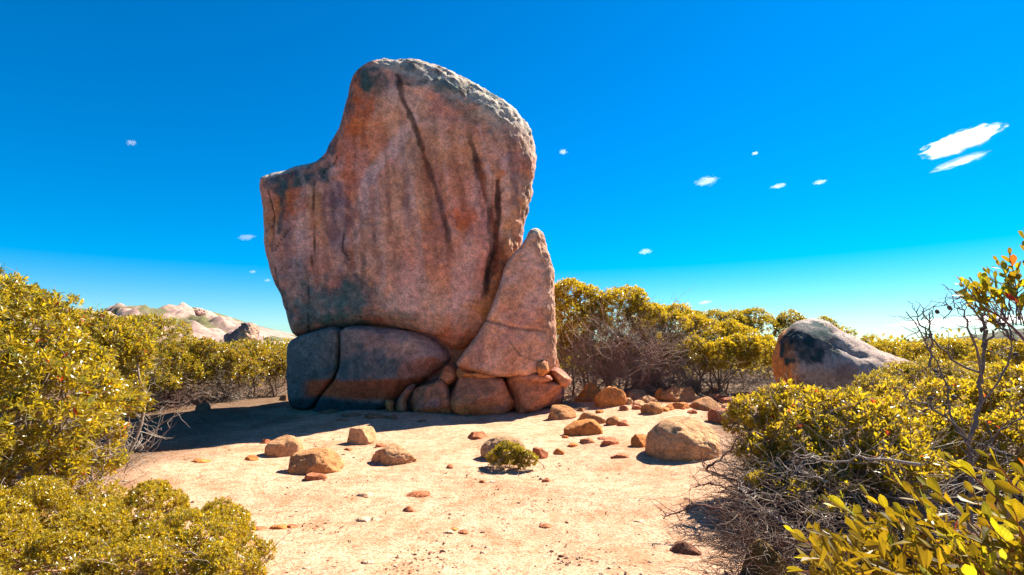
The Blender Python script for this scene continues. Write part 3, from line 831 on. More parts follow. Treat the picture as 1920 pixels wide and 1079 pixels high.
# grit: countless pebbles and crumbs
def scatter(name, n, size, cols, label, seed, xr=(-6, 3.6), yr=(2.6, 13.2), flat=0.6, mask=True):
    rng = np.random.default_rng(seed)
    u = rng.random(n)
    y = 1 / (1 / yr[0] + u * (1 / yr[1] - 1 / yr[0]))
    x = rng.uniform(-1, 1, n) * np.minimum(y * 0.9, 6.5)
    if mask:
        lmv = litter_mask(x, y)
        k = rng.random(n) > lmv * .8
        cl = fbm(np.stack([x, y, 0 * x], -1), .8, seed, 3)
        k &= rng.random(n) < sst(-.5, .35, cl)
        x, y = x[k], y[k]
    n = len(x)
    z = terrain(x, y)
    B, F = OCT if size < .012 else ICO1
    s = rng.gamma(2.2, 1, n) / 2.2 * size
    s = np.minimum(s, size * 2.6)
    sc = np.stack([s * rng.uniform(.7, 1.4, n), s * rng.uniform(.7, 1.4, n), s * flat * rng.uniform(.5, 1.2, n)], 1)
    a = rng.uniform(0, 6.28, n)
    jit = 1 + .28 * rng.normal(size=(n, len(B), 1))
    P = B[None] * jit * sc[:, None, :]
    X = P[..., 0] * np.cos(a)[:, None] - P[..., 1] * np.sin(a)[:, None]
    Y = P[..., 0] * np.sin(a)[:, None] + P[..., 1] * np.cos(a)[:, None]
    V = np.stack([X + x[:, None], Y + y[:, None], P[..., 2] + (z + s * flat * .15)[:, None]], -1).reshape(-1, 3)
    FF = (F[None] + (np.arange(n) * len(B))[:, None, None]).reshape(-1, 3)
    ci = rng.integers(0, len(cols), n)
    C = np.repeat(np.array(cols)[ci] * rng.uniform(.75, 1.2, (n, 1)), len(B), 0)
    o = make_mesh(name, V, FF, M_STONE, C, smooth=False)
    return tag(o, label, 'gravel', kind='stuff')
scatter('gravel', 22000, .0075, [(.58, .38, .24), (.34, .14, .08), (.62, .46, .32), (.16, .07, .045), (.42, .2, .11)], 'fine grit and crumbs strewn over the pale sand', 11)
scatter('pebbles', 700, .013, [(.60, .42, .28), (.42, .22, .13), (.64, .5, .36), (.5, .3, .18)], 'loose pebbles strewn over the pale sand', 12)

# ------------------------------------------------------------------ plants
def unit(v):
    return v / (np.linalg.norm(v, axis=-1, keepdims=True) + 1e-9)
def leaf_geo(pos, ax, nr, L, W, kind):
    """pos/ax/nr (N,3), L/W (N,) -> V, [F]"""
    ax = unit(ax)
    sd = unit(np.cross(ax, nr))
    nr = np.cross(sd, ax)
    L = L[:, None]; W = W[:, None]
    N = len(pos)
    if kind == 0:      # rhomb with a folded midrib
        pts = [pos, pos + ax * L * .62 + sd * W * .5 + nr * W * .12, pos + ax * L - nr * L * .06, pos + ax * L * .62 - sd * W * .5 + nr * W * .12]
        f = [np.array([[0, 1, 2, 3]])]
    else:              # obovate outline, curved midrib
        pts = [pos, pos + ax * L * .38 + sd * W * .30 + nr * W * .10, pos + ax * L * .74 + sd * W * .5 + nr * W * .12, pos + ax * L - nr * L * .07,
               pos + ax * L * .74 - sd * W * .5 + nr * W * .12, pos + ax * L * .38 - sd * W * .30 + nr * W * .10, pos + ax * L * .56 - nr * W * .04]
        f = [np.array([[0, 1, 6], [0, 6, 5], [3, 6, 2], [3, 4, 6]]), np.array([[1, 2, 6], [6, 4, 5]])]
        f = [np.concatenate(f)]
    k = len(pts)
    V = np.stack(pts, 1).reshape(-1, 3)
    F = [(q[None] + (np.arange(N) * k)[:, None, None]).reshape(-1, q.shape[1]) for q in f]
    return V, F, k
def tubes(paths, r0, r1, sides=4):
    """paths (M,K,3) -> V,F"""
    M, K, _ = paths.shape
    T = np.gradient(paths, axis=1); T = unit(T)
    ref = np.where(np.abs(T[:, :1, 2:]) > .9, np.array([1., 0, 0]), np.array([0., 0, 1]))
    ref = np.broadcast_to(ref, T.shape)
    A = unit(np.cross(T, ref)); B = np.cross(T, A)
    r0 = np.broadcast_to(np.asarray(r0, float), (M,)); r1 = np.broadcast_to(np.asarray(r1, float), (M,))
    R = r0[:, None] + (r1 - r0)[:, None] * np.linspace(0, 1, K)[None]
    ang = np.arange(sides) * 2 * math.pi / sides
    V = paths[:, :, None] + R[:, :, None, None] * (np.cos(ang)[None, None, :, None] * A[:, :, None] + np.sin(ang)[None, None, :, None] * B[:, :, None])
    V = V.reshape(-1, 3)
    i = np.arange(M)[:, None, None] * K * sides + np.arange(K - 1)[None, :, None] * sides + np.arange(sides)[None, None]
    j = np.arange(M)[:, None, None] * K * sides + np.arange(K - 1)[None, :, None] * sides + ((np.arange(sides) + 1) % sides)[None, None]
    F = np.stack([i, j, j + sides, i + sides], -1).reshape(-1, 4)
    return V, F
def bez(p0, p1, rng, K=7, bow=0.25, wob=0.03, up=0.3):
    M = len(p0)
    d = np.linalg.norm(p1 - p0, axis=1)[:, None]
    mid = (p0 + p1) / 2 + rng.normal(size=(M, 3)) * d * bow * .5 + np.array([0, 0, 1]) * d * up * .3
    t = np.linspace(0, 1, K)[None, :, None]
    P = (1 - t) ** 2 * p0[:, None] + 2 * t * (1 - t) * mid[:, None] + t ** 2 * p1[:, None]
    P[:, 1:-1] += rng.normal(size=(M, K - 2, 3)) * d[:, :, None] * wob
    return P

YEL = np.array([0.345, 0.27, 0.014]); OLV = np.array([0.21, 0.18, 0.018]); GRN = np.array([0.13, 0.15, 0.02]); TANL = np.array([.26, .19, .06])
TWIG = np.array([.27, .20, .15]); TWIGP = np.array([.46, .37, .30]); TWIGR = np.array([.24, .11, .075])
def shrub(name, label, lumps, L=0.08, dens=1.0, kind=1, seed=0, zmin=-0.2, sub=12, twigs=140, cat='shrub', group=None, tint=(1, 1, 1), red=0.005, aspect=.34, twcol=TWIG, clear=None,
          mixw=(.5, .3, .2), tw_r=0.004, bare=None, per=8, sprigs=0, lift=0.5, skirt=1.2, skl=1.0):
    rng = np.random.default_rng(2000 + seed)
    # lumps: (px, py, depth, rx_px, rz_px, ry_m)
    cen, rad = [], []
    for (px, py, Y, rx, rz, *ry) in lumps:
        c = at(px, py, Y); k = Y / FPX
        cen.append(c); rad.append([rx * k, ry[0] if ry else (rx + rz) * .5 * k, rz * k])
    cen = np.array(cen); rad = np.array(rad)
    base = np.array([cen[:, 0].mean(), cen[:, 1].mean(), 0.])
    base[2] = terrain(base[0], base[1]) - .02
    root = empty(name, base)
    tag(root, label, cat, group)
    # sub-lumps on the shells give clumped outlines
    sc, sr = [], []
    for c, r in zip(cen, rad):
        d = unit(rng.normal(size=(sub, 3))); d[:, 2] = np.abs(d[:, 2]) * 1.0 - .25
        d = unit(d)
        sc.append(c + d * r * rng.uniform(.55, .78, (sub, 1))); sr.append(r.mean() * rng.uniform(.28, .46, (sub, 1)) * np.array([1.05, 1.05, .85]))
    sc = np.concatenate(sc); sr = np.concatenate(sr)
    AC = np.concatenate([cen, sc]); AR = np.concatenate([rad * .80, sr])
    area = (AR[:, 0] * AR[:, 2] + AR[:, 0] * AR[:, 1] + AR[:, 1] * AR[:, 2]) * 4.2
    la = L * L * aspect * .62
    nros = (area * dens * 2.3 / (la * per)).astype(int) + 1
    idx = np.repeat(np.arange(len(AC)), nros)
    d = unit(rng.normal(size=(len(idx), 3)))
    dep = rng.random((len(idx), 1)) ** 2 * .30
    P = AC[idx] + d * AR[idx] * (1 - dep)
    P = P + d * AR[idx] * (.30 * fbm(P, 1.6 / max(.3, rad.mean()) * 1.6, 640 + seed, 3))[:, None]
    keep = d[:, 2] > zmin - .3 * rng.random(len(idx))
    # drop what lies deep inside any lump
    ins = np.zeros(len(P), bool)
    for c, r in zip(AC, AR):
        ins |= (((P - c) / r) ** 2).sum(1) < .5
    keep &= ~ins
    gapn = fbm(P, 1.9 / max(.5, rad.mean()), 600 + seed, 3)
    keep &= gapn > -.52 + .12 * rng.normal(size=len(P))
    if clear is not None:
        keep &= ~clear(P, rng)
    keep &= P[:, 2] > terrain(P[:, 0], P[:, 1]) + .05
    pxx, pyy = project(P)
    keep &= (pxx > -260) & (pxx < 2180) & (pyy < 1300)      # well beyond the frame nothing is needed
    vd = unit(P - np.array([0, 0, CAMZ]))
    keep &= ((d * vd).sum(1) < .35) | (rng.random(len(P)) < .3)
    P, d = P[keep], d[keep]
    n = len(P)
    ax0 = unit(d * .65 + np.array([0, 0, lift]) + .35 * rng.normal(size=(n, 3)))
    a = unit(np.cross(ax0, rng.normal(size=(n, 3)))); b = np.cross(ax0, a)
    th = (np.arange(per)[None] * 2.4 + rng.uniform(0, 6.28, (n, 1)))
    ph = np.radians(rng.uniform(18, 78, (n, per)))
    dirs = ax0[:, None] * np.cos(ph)[..., None] + (a[:, None] * np.cos(th)[..., None] + b[:, None] * np.sin(th)[..., None]) * np.sin(ph)[..., None]
    pos = P[:, None] - ax0[:, None] * (rng.random((n, per, 1)) * L * .9)
    nr = unit(ax0[:, None] * np.sin(ph)[..., None] - (a[:, None] * np.cos(th)[..., None] + b[:, None] * np.sin(th)[..., None]) * np.cos(ph)[..., None] + .35 * rng.normal(size=(n, per, 3)))
    LL = L * rng.uniform(.6, 1.15, (n, per)); WW = LL * aspect * rng.uniform(.75, 1.2, (n, per))
    w = rng.dirichlet(np.array(mixw) * 2, n)
    rc = w[:, :1] * YEL + w[:, 1:2] * OLV + w[:, 2:3] * GRN
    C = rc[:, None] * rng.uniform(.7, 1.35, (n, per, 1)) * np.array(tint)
    rnd = rng.random((n, per))
    C = np.where((rnd < red)[..., None], np.array([.42, .06, .02]), C)
    C = np.where(((rnd > .93))[..., None], TANL * np.array(tint), C)
    V, F, k = leaf_geo(pos.reshape(-1, 3), dirs.reshape(-1, 3), nr.reshape(-1, 3), LL.ravel(), WW.ravel(), kind)
    fo = make_mesh('foliage', V, F, M_LEAF, np.repeat(C.reshape(-1, 3), k, 0), smooth=False, parent=root)
    tag(fo, kind='stuff')
    # stems: boughs from the ground, then twigs out to the leaf shells
    nb = max(5, len(cen) * 3)
    tgt = AC[rng.integers(0, len(AC), nb)]
    gp = np.stack([cen[rng.integers(0, len(cen), nb)][:, 0], cen[rng.integers(0, len(cen), nb)][:, 1], np.zeros(nb)], 1)
    gp = tgt * np.array([.5, .5, 0]) + gp * np.array([.5, .5, 0]) + rng.normal(size=(nb, 3)) * .18
    gp[:, 2] = terrain(gp[:, 0], gp[:, 1]) - .08
    big = bez(gp, tgt, rng, 9, .35, .02, .2)
    V1, F1 = tubes(big, tw_r * 6, tw_r * 2.2, 6)
    ends = P[rng.integers(0, max(1, n), twigs)]
    nodes = big[:, 3:].reshape(-1, 3)
    src = nodes[np.argmin(((ends[:, None] - nodes[None]) ** 2).sum(-1) + .02 * rng.random((twigs, len(nodes))), 1)]
    # a skirt of dry twigs round the foot
    ns = int(twigs * skirt)
    if ns:
        li = rng.integers(0, len(cen), ns)
        sp0 = cen[li] + rng.uniform(-.8, .8, (ns, 3)) * rad[li]
        tz = terrain(sp0[:, 0], sp0[:, 1])
        sp0[:, 2] = tz + rng.random(ns) ** 1.5 * np.maximum(.15, (cen[li][:, 2] - tz) * .8)
        av = rng.uniform(0, 6.28, ns)
        rr = rng.uniform(2.5, 8, ns) * L * skl
        sp1 = sp0 + np.stack([np.cos(av) * rr, np.sin(av) * rr - .3 * rr, rng.normal(size=ns) * .5 * rr + .25 * rr], 1)
        sp1[:, 2] = np.maximum(sp1[:, 2], terrain(sp1[:, 0], sp1[:, 1]) + .01)
        src = np.concatenate([src, sp0]); ends = np.concatenate([ends, sp1])
    if bare is not None:
        extra = bare(rng)
        src = np.concatenate([src, extra[0]]); ends = np.concatenate([ends, extra[1]])
    tw = bez(src, ends, rng, 6, .4, .02, -.1)
    V2, F2 = tubes(tw, tw_r * rng.uniform(.8, 1.8, len(src)), tw_r * .5, 3)
    parts = [(V1, F1), (V2, F2)]
    side_src = tw[rng.integers(0, len(tw), len(tw)), rng.integers(2, 5, len(tw))]
    tw2 = bez(side_src, side_src + unit(rng.normal(size=(len(tw), 3)) + np.array([0, 0, .4])) * rng.uniform(1.5, 5, (len(tw), 1)) * L, rng, 5, .3, .03, 0)
    parts.append(tubes(tw2, tw_r * .8, tw_r * .35, 3))
    if sprigs and n:          # thin shoots that stand clear of the outline
        top = P[np.argsort(-P[:, 2] + .3 * rng.random(n))[:max(sprigs * 6, 1)]]
        st = top[rng.integers(0, len(top), sprigs)]
        sp = bez(st, st + unit(rng.normal(size=(sprigs, 3)) * .6 + np.array([0, 0, 1.])) * rng.uniform(1.2, 3.0, (sprigs, 1)) * L, rng, 5, .4, .03, 0)
        parts.append(tubes(sp, tw_r, tw_r * .4, 3))
    VV, FF, off, CC = [], [], 0, []
    for q, (v, f) in enumerate(parts):
        VV.append(v); FF.append(f + off); off += len(v)
        t = .5 + .5 * noise(v, 3, 620 + seed)
        CC.append(twcol * .8 + (TWIGP - twcol * .8) * (t[:, None] ** 2) * (.9 if q else .5))
    make_mesh('stems', np.concatenate(VV), np.concatenate(FF), M_BARK, np.concatenate(CC), parent=root)
    return root

# left bank
shrub('leafy_shrub', 'big yellow-green leathery-leaved shrub nearest the sandy path, on the left bank',
      [(-60, 650, 5.4, 150, 135), (40, 640, 5.6, 110, 105), (60, 780, 5.3, 130, 120), (-70, 830, 4.9, 150, 120), (150, 745, 6.0, 85, 90), (165, 845, 6.0, 75, 62), (120, 690, 6.2, 80, 70), (60, 880, 5.4, 110, 60)],
      L=.078, dens=.58, zmin=-.7, seed=1, twigs=260, red=.006, sprigs=20)
shrub('leafy_shrub', 'yellow-green shrub with grey twigs showing, behind the big shrub on the left bank',
      [(120, 640, 7.4, 105, 78), (210, 665, 7.6, 80, 78), (40, 620, 7.3, 100, 90), (215, 745, 7.4, 75, 55), (-60, 600, 7.2, 110, 90)],
      L=.08, dens=.85, kind=0, zmin=-.6, seed=2, twigs=300, red=.012, sprigs=16)
def under(zc):
    return lambda P, rng: P[:, 2] < zc + .35 * rng.normal(size=len(P)) * .5
shrub('leafy_shrub', 'shrub with a dark twiggy underside hanging over the shaded ground',
      [(300, 655, 14.0, 80, 62), (250, 690, 13.4, 70, 70), (335, 700, 13.8, 52, 55), (290, 715, 13.4, 70, 40), (240, 640, 14.2, 70, 50)],
      L=.08, dens=.62, kind=0, zmin=-.5, seed=3, twigs=520, red=.008, sprigs=12, clear=under(.45), skirt=2.5, twcol=TWIGR)
shrub('leafy_shrub', 'dull olive shrub seen between the left bank and the balanced rock',
      [(420, 690, 14.8, 62, 44), (470, 685, 15.6, 58, 42), (530, 690, 16.4, 52, 44), (400, 675, 14.4, 45, 45)],
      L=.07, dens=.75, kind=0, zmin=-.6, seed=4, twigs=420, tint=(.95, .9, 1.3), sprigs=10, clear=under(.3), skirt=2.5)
# knee-high small-leaved cover in the left foreground
shrub('low_shrub', 'knee-high dense small-leaved shrub at the edge of the sand, lower left',
      [(265, 965, 4.9, 70, 42, .5), (150, 985, 4.7, 130, 52, .6), (370, 1005, 4.35, 78, 40, .45), (20, 985, 4.5, 120, 60, .6), (300, 1055, 3.95, 130, 60, .5), (100, 1075, 3.8, 150, 75, .5), (430, 1070, 3.8, 70, 42, .35), (-60, 1060, 3.8, 130, 80, .5)],
      L=.027, dens=1.25, zmin=-.4, kind=0, seed=5, twigs=300, skirt=.6, skl=1.6, red=.0, aspect=.42, mixw=(.78, .16, .06), tw_r=.0016, per=10, sprigs=40, lift=.9, sub=16)
# hedge behind, right of the slab
def hedge_bare(rng):
    n = 1600
    c = np.array([at(1175, 690, 14.6)])
    p0 = np.repeat(c, n, 0) + rng.normal(size=(n, 3)) * np.array([.75, .3, .35])
    p0[:, 2] = np.maximum(p0[:, 2], .25)
    ang = rng.uniform(-1.9, 1.9, n); r = rng.uniform(.5, 1.5, n)
    p1 = p0 + np.stack([np.sin(ang) * r, rng.normal(size=n) * .35 - .1, np.cos(ang) * r * .9 + .15], 1)
    p1[:, 2] = np.maximum(p1[:, 2], .2)
    return p0, p1
def hedge_clear(P, rng):
    px, py = project(P)
    near = (P[:, 1] < 15.9)
    m = (((px - 1165) / 66) ** 2 + ((py - 655) / 52) ** 2 < 1 + .35 * rng.normal(size=len(P))) & near & (rng.random(len(P)) < .8)
    return m | (P[:, 2] < .55 + .3 * rng.normal(size=len(P)))
shrub('twiggy_shrub', 'tall shrub with a bare purplish-brown twig mass, right behind the pointed slab',
      [(1075, 590, 15.8, 60, 66), (1145, 590, 15.8, 75, 58), (1120, 640, 15.4, 70, 60), (1190, 615, 15.6, 60, 55), (1040, 600, 16.6, 60, 60), (1180, 660, 15.2, 70, 50), (1085, 665, 15.4, 50, 45), (1235, 665, 15.6, 50, 45)],
      L=.08, dens=1.15, zmin=-.5, kind=0, seed=6, tint=(1.15, 1.15, 1), twigs=500, bare=hedge_bare, skirt=1, clear=hedge_clear, twcol=np.array([.36, .22, .17]), sprigs=24, tw_r=.0045, mixw=(.62, .25, .13))
shrub('leafy_shrub', 'dense yellow-leaved shrub between the twiggy shrub and the domed boulder',
      [(1260, 620, 16.0, 75, 52), (1320, 640, 15.6, 70, 52), (1385, 645, 15.0, 58, 46), (1290, 665, 15.0, 62, 38), (1350, 672, 14.6, 62, 40), (1420, 665, 14.6, 40, 45), (1255, 670, 15.2, 45, 45)],
      L=.08, dens=1.15, kind=0, tint=(1.15, 1.15, 1), seed=7, twigs=620, clear=under(.3), skirt=1.8, sprigs=24, mixw=(.66, .22, .12), tw_r=.0045, zmin=-.5)
shrub('leafy_shrub', 'rounded olive shrub rising behind the dense yellow-leaved one',
      [(1340, 612, 20.5, 70, 38), (1420, 618, 20.5, 75, 34), (1490, 622, 20, 65, 32), (1550, 630, 19, 60, 30)],
      L=.085, dens=.9, kind=0, seed=8, twigs=260, sprigs=16, mixw=(.45, .35, .2))
for k, (lab, lumps) in enumerate([
        ('low yellow shrub immediately behind the tail of the domed boulder', [(1630, 665, 17, 70, 30), (1700, 668, 16.5, 65, 32)]),
        ('low scrubby bush beyond the bare branches, right of the boulder tail', [(1760, 668, 15, 70, 34), (1820, 672, 14.5, 60, 34)]),
        ('low scrubby bush farthest along the right side, below the dark hill', [(1890, 675, 13, 75, 38), (1960, 680, 12.5, 80, 42)])]):
    shrub('leafy_shrub', lab, lumps, L=.08, dens=.6, kind=0, seed=20 + k, twigs=160, sprigs=8, mixw=(.6, .25, .15))
# right foreground
shrub('leafy_shrub', 'waist-high shrub of broad yellow-green leaves beside the big round boulder',
      [(1500, 765, 5.5, 85, 52), (1430, 790, 5.7, 62, 55), (1580, 790, 5.2, 95, 66), (1640, 830, 4.9, 90, 66), (1520, 840, 5.1, 85, 62), (1430, 850, 5.3, 50, 45), (1590, 890, 4.7, 85, 45), (1690, 880, 4.5, 90, 55), (1440, 890, 5.0, 32, 26)],
      L=.075, dens=.62, seed=9, twigs=460, red=.012, sprigs=16, clear=under(.25), skirt=2, zmin=-.6, mixw=(.7, .2, .1), sub=14)
shrub('leafy_shrub', 'sunlit shrub behind the bare-stemmed bush, right of the waist-high one',
      [(1720, 775, 6.2, 90, 62), (1810, 765, 6.0, 95, 66), (1900, 755, 5.8, 95, 76), (1760, 840, 5.2, 100, 62), (1880, 850, 5.0, 110, 76), (1980, 780, 5.4, 100, 90)],
      L=.075, dens=.66, zmin=-.6, seed=10, twigs=420, red=.012, sprigs=18, mixw=(.66, .22, .12))
shrub('leafy_shrub', 'pale grey-green bush between the domed boulder and the sunlit shrub',
      [(1650, 735, 8.5, 60, 40), (1720, 715, 9.5, 70, 42), (1800, 712, 9, 70, 44)],
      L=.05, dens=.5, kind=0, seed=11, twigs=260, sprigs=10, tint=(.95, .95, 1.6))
shrub('low_shrub', 'loose yellow-green sprigs growing up through the dead brush',
      [(1435, 905, 4.8, 34, 28), (1500, 925, 4.55, 40, 28), (1580, 925, 4.5, 50, 28), (1560, 955, 4.25, 44, 24)],
      L=.055, dens=.28, seed=13, twigs=90, red=.01, zmin=-.4, mixw=(.6, .25, .15), skirt=.3)
# small plant on the sand
shrub('small_plant', 'small green plant growing over a stone on the open sand',
      [(957, 853, 7.3, 36, 24, .2), (987, 863, 7.2, 26, 18, .16), (932, 860, 7.25, 22, 17, .14)],
      L=.035, dens=1.3, kind=0, seed=12, skirt=.3, twigs=60, tw_r=.0013, zmin=-1.2, cat='plant', mixw=(.5, .2, .3), sub=6, red=0)

# dry fallen leaves and bits of stick under the scrub
def litter_bits():
    rng = np.random.default_rng(401)
    n = 26000
    y = 1 / (1 / 2.4 + rng.random(n) * (1 / 19. - 1 / 2.4)); x = rng.uniform(-1.05, 1.05, n) * y
    k = rng.random(n) < .07 + .93 * litter_mask(x, y) ** 1.3
    x, y = x[k], y[k]; n = len(x)
    P = np.stack([x, y, terrain(x, y) + .006 + .02 * rng.random(n)], 1)
    ax = unit(rng.normal(size=(n, 3)) * np.array([1, 1, .1])); nr = unit(rng.normal(size=(n, 3)) * .2 + np.array([0, 0, 1.]))
    L = rng.uniform(.02, .06, n)
    W = L * rng.choice([.08, .32, .4], n)
    V, F, kk = leaf_geo(P, ax, nr, L, W, 0)
    cols = np.array([[.30, .19, .11], [.20, .12, .07], [.38, .28, .18], [.26, .12, .06]])
    C = cols[rng.integers(0, 4, n)] * rng.uniform(.7, 1.3, (n, 1))
    tag(make_mesh('leaf_litter', V, F, M_LEAF, np.repeat(C, kk, 0), smooth=False), 'dry fallen leaves and sticks lying under the shrubs', 'leaf litter', kind='stuff')
litter_bits()

# far scrub: one mass that covers the flats to the horizon
def far_scrub():
    rng = np.random.default_rng(77)
    n = 1450
    ang = rng.uniform(-1.15, 1.15, n)
    r = 1 / (1 / 20 + rng.random(n) * (1 / 260 - 1 / 20))
    x, y = np.sin(ang) * r, np.cos(ang) * r
    ok = ~((y < 22) & (np.abs(x) < 9))
    ok &= ~((x > -9) & (x < 4.5) & (y < 19))
    x, y, r = x[ok], y[ok], r[ok]
    n = len(x)
    per = 64
    rad = rng.uniform(.7, 1.5, n) * (1 + r / 300)
    d = unit(rng.normal(size=(n, per, 3))); d[..., 2] = np.abs(d[..., 2])
    P = np.stack([x, y, np.zeros(n)], 1)[:, None] + d * rad[:, None, None] * np.array([1.2, 1.2, .9]) * rng.uniform(.8, 1.05, (n, per, 1))
    P[..., 2] += rng.uniform(.1, .5, n)[:, None]
    L = .10 * (1 + r / 30)[:, None] * rng.uniform(.7, 1.3, (n, per))
    ax = unit(d + .8 * rng.normal(size=d.shape) + np.array([0, 0, .4]))
    nr = unit(d + .6 * rng.normal(size=d.shape))
    c = YEL * .75 + (OLV - YEL * .75) * rng.random((n, 1))
    C = c[:, None] * rng.uniform(.6, 1.3, (n, per, 1))
    V, F, k = leaf_geo(P.reshape(-1, 3), ax.reshape(-1, 3), nr.reshape(-1, 3), L.ravel(), (L * .5).ravel(), 0)
    o = make_mesh('far_scrub', V, F, M_LEAF, np.repeat(C.reshape(-1, 3), k, 0), smooth=False)
    tag(o, 'low yellow-green scrub covering the flats towards the horizon', 'scrub', kind='stuff')
far_scrub()

# ------------------------------------------------------------------ dead brush, right foreground
def dead_brush():
    rng = np.random.default_rng(91)
    c = ground(1450, 985)
    root = empty('dead_brush', (c[0], c[1], terrain(c[0], c[1])))
    tag(root, 'tangle of dry grey-brown twigs under the waist-high shrub', 'dead brush')
    n = 2000
    px = rng.uniform(1355, 1700, n); dep = rng.uniform(3.7, 5.3, n)
    p0 = np.array([[(a - CX) / FPX * b, b, 0] for a, b in zip(px, dep)])
    top = .18 + .42 * rng.random(n) ** 1.3
    p0[:, 2] = terrain(p0[:, 0], p0[:, 1]) + top * rng.random(n)
    ang = rng.uniform(0, 6.28, n); r = rng.uniform(.12, .5, n)
    p1 = p0 + np.stack([np.cos(ang) * r - .12, np.sin(ang) * r * .7, rng.normal(size=n) * .12], 1)
    p1[:, 2] = np.maximum(p1[:, 2], terrain(p1[:, 0], p1[:, 1]) + .01)
    P = bez(p0, p1, rng, 7, .5, .035, 0)
    V, F = tubes(P, .0030 * rng.uniform(.6, 1.6, n), .0010, 3)
    t = np.repeat(rng.random(n), 7 * 3)[:, None]
    C = np.array([.11, .055, .035]) + (np.array([.42, .33, .25]) - np.array([.11, .055, .035])) * t ** 3
    tag(make_mesh('twigs', V, F, M_BARK, C, parent=root), kind='stuff')
    # thicker branches that reach out over the sand
    br = [[(1440, 935, 4.9), (1390, 905, 5.0), (1345, 888, 5.1), (1322, 878, 5.2), (1312, 855, 5.25)], [(1430, 960, 4.7), (1375, 925, 4.85), (1335, 905, 4.95), (1300, 912, 5.0)],
          [(1420, 975, 4.5), (1360, 960, 4.6), (1310, 945, 4.65), (1262, 965, 4.6), (1240, 972, 4.58)], [(1322, 880, 5.2), (1352, 862, 5.2), (1375, 840, 5.15), (1390, 812, 5.1)],
          [(1500, 1000, 4.2), (1440, 965, 4.4), (1395, 925, 4.6), (1385, 900, 4.7)], [(1560, 905, 4.4), (1500, 885, 4.6), (1450, 872, 4.8)], [(1720, 870, 3.9), (1640, 858, 4.1), (1560, 868, 4.3), (1490, 850, 4.5)]]
    for k, b in enumerate(br):
        pts = np.array([at(*q) for q in b])
        pts[:, 2] = np.maximum(pts[:, 2], terrain(pts[:, 0], pts[:, 1]) + .012)
        K = 14
        s = np.linspace(0, len(pts) - 1, K)
        Q = np.stack([np.interp(s, np.arange(len(pts)), pts[:, a]) for a in range(3)], 1) + rng.normal(size=(K, 3)) * .008
        V, F = tubes(Q[None], .012, .004, 6)
        m = 26
        st = Q[rng.integers(2, K, m)]
        P = bez(st, st + unit(rng.normal(size=(m, 3)) + np.array([-.5, 0, .2])) * rng.uniform(.06, .28, (m, 1)), rng, 6, .4, .04, 0)
        V2, F2 = tubes(P, .004, .0012, 3)
        col = np.array([.15, .06, .04]) if k in (0, 1, 2, 3) else np.array([.36, .29, .24])
        make_mesh('branch', np.concatenate([V, V2]), np.concatenate([F, F2 + len(V)]), M_BARK, np.tile(col, (len(V) + len(V2), 1)), parent=root)
dead_brush()

# ------------------------------------------------------------------ large leaves: a near shrub and a bare-stemmed bush
def leaf_mesh(name, seed, colr, mat):
    """one broad obovate leaf along +X, unit length, curved blade"""
    rng = np.random.default_rng(seed)
    nu, nv = 7, 4
    u = np.linspace(0, 1, nu + 1); v = np.linspace(-1, 1, nv + 1)
    U, Vv = np.meshgrid(u, v, indexing='ij')
    w = .5 * .46 * (np.sin(np.pi * np.clip(U, 0, 1) ** 1.45) ** .8 * .95 + .06 * (U < .15)) * rng.uniform(.85, 1.15)
    bend = rng.uniform(-.14, .14); cup = rng.uniform(.05, .25); tw = rng.uniform(-.3, .3)
    y = Vv * w; z = cup * np.abs(Vv) ** 1.6 * w + bend * np.sin(U * 2.2) * U + tw * y * U
    V = np.stack([U, y, z], -1).reshape(-1, 3)
    i = (np.arange(nu)[:, None] * (nv + 1) + np.arange(nv)[None]).ravel()
    F = np.stack([i, i + nv + 1, i + nv + 2, i + 1], 1)
    rib = sst(.25, .0, np.abs(Vv)).reshape(-1, 1); edge = sst(.75, 1.0, np.abs(Vv)).reshape(-1, 1); bs = sst(.22, 0, U).reshape(-1, 1)
    C = np.tile(np.array(colr), (len(V), 1)) * (1 + .25 * rib)
    C = C * (1 - .5 * edge) + .5 * edge * np.array([.30, .23, .03])
    C = C * (1 - .7 * bs) + .7 * bs * np.array([.36, .14, .03])
    me_o = make_mesh(name, V, F, mat, C)
    me = me_o.data
    bpy.data.objects.remove(me_o)
    return me
LEAFV = [leaf_mesh('leaf', 700 + k, c, M_LEAFN) for k, c in enumerate([YEL * .75, YEL * .55, YEL * .85, OLV * .9, YEL * .65, OLV * 1.3, YEL * .45 + OLV * .3, GRN * 1.3])]
LEAFR = [leaf_mesh('leaf', 720, (.45, .05, .02), M_LEAFN), leaf_mesh('leaf', 721, (.42, .17, .03), M_LEAFN)]
from mathutils import Matrix
def frame(ax, nr):
    x = Vector(ax).normalized(); y = Vector(nr).cross(x).normalized(); z = x.cross(y)
    m = Matrix((x, y, z)).transposed().to_4x4()
    return m
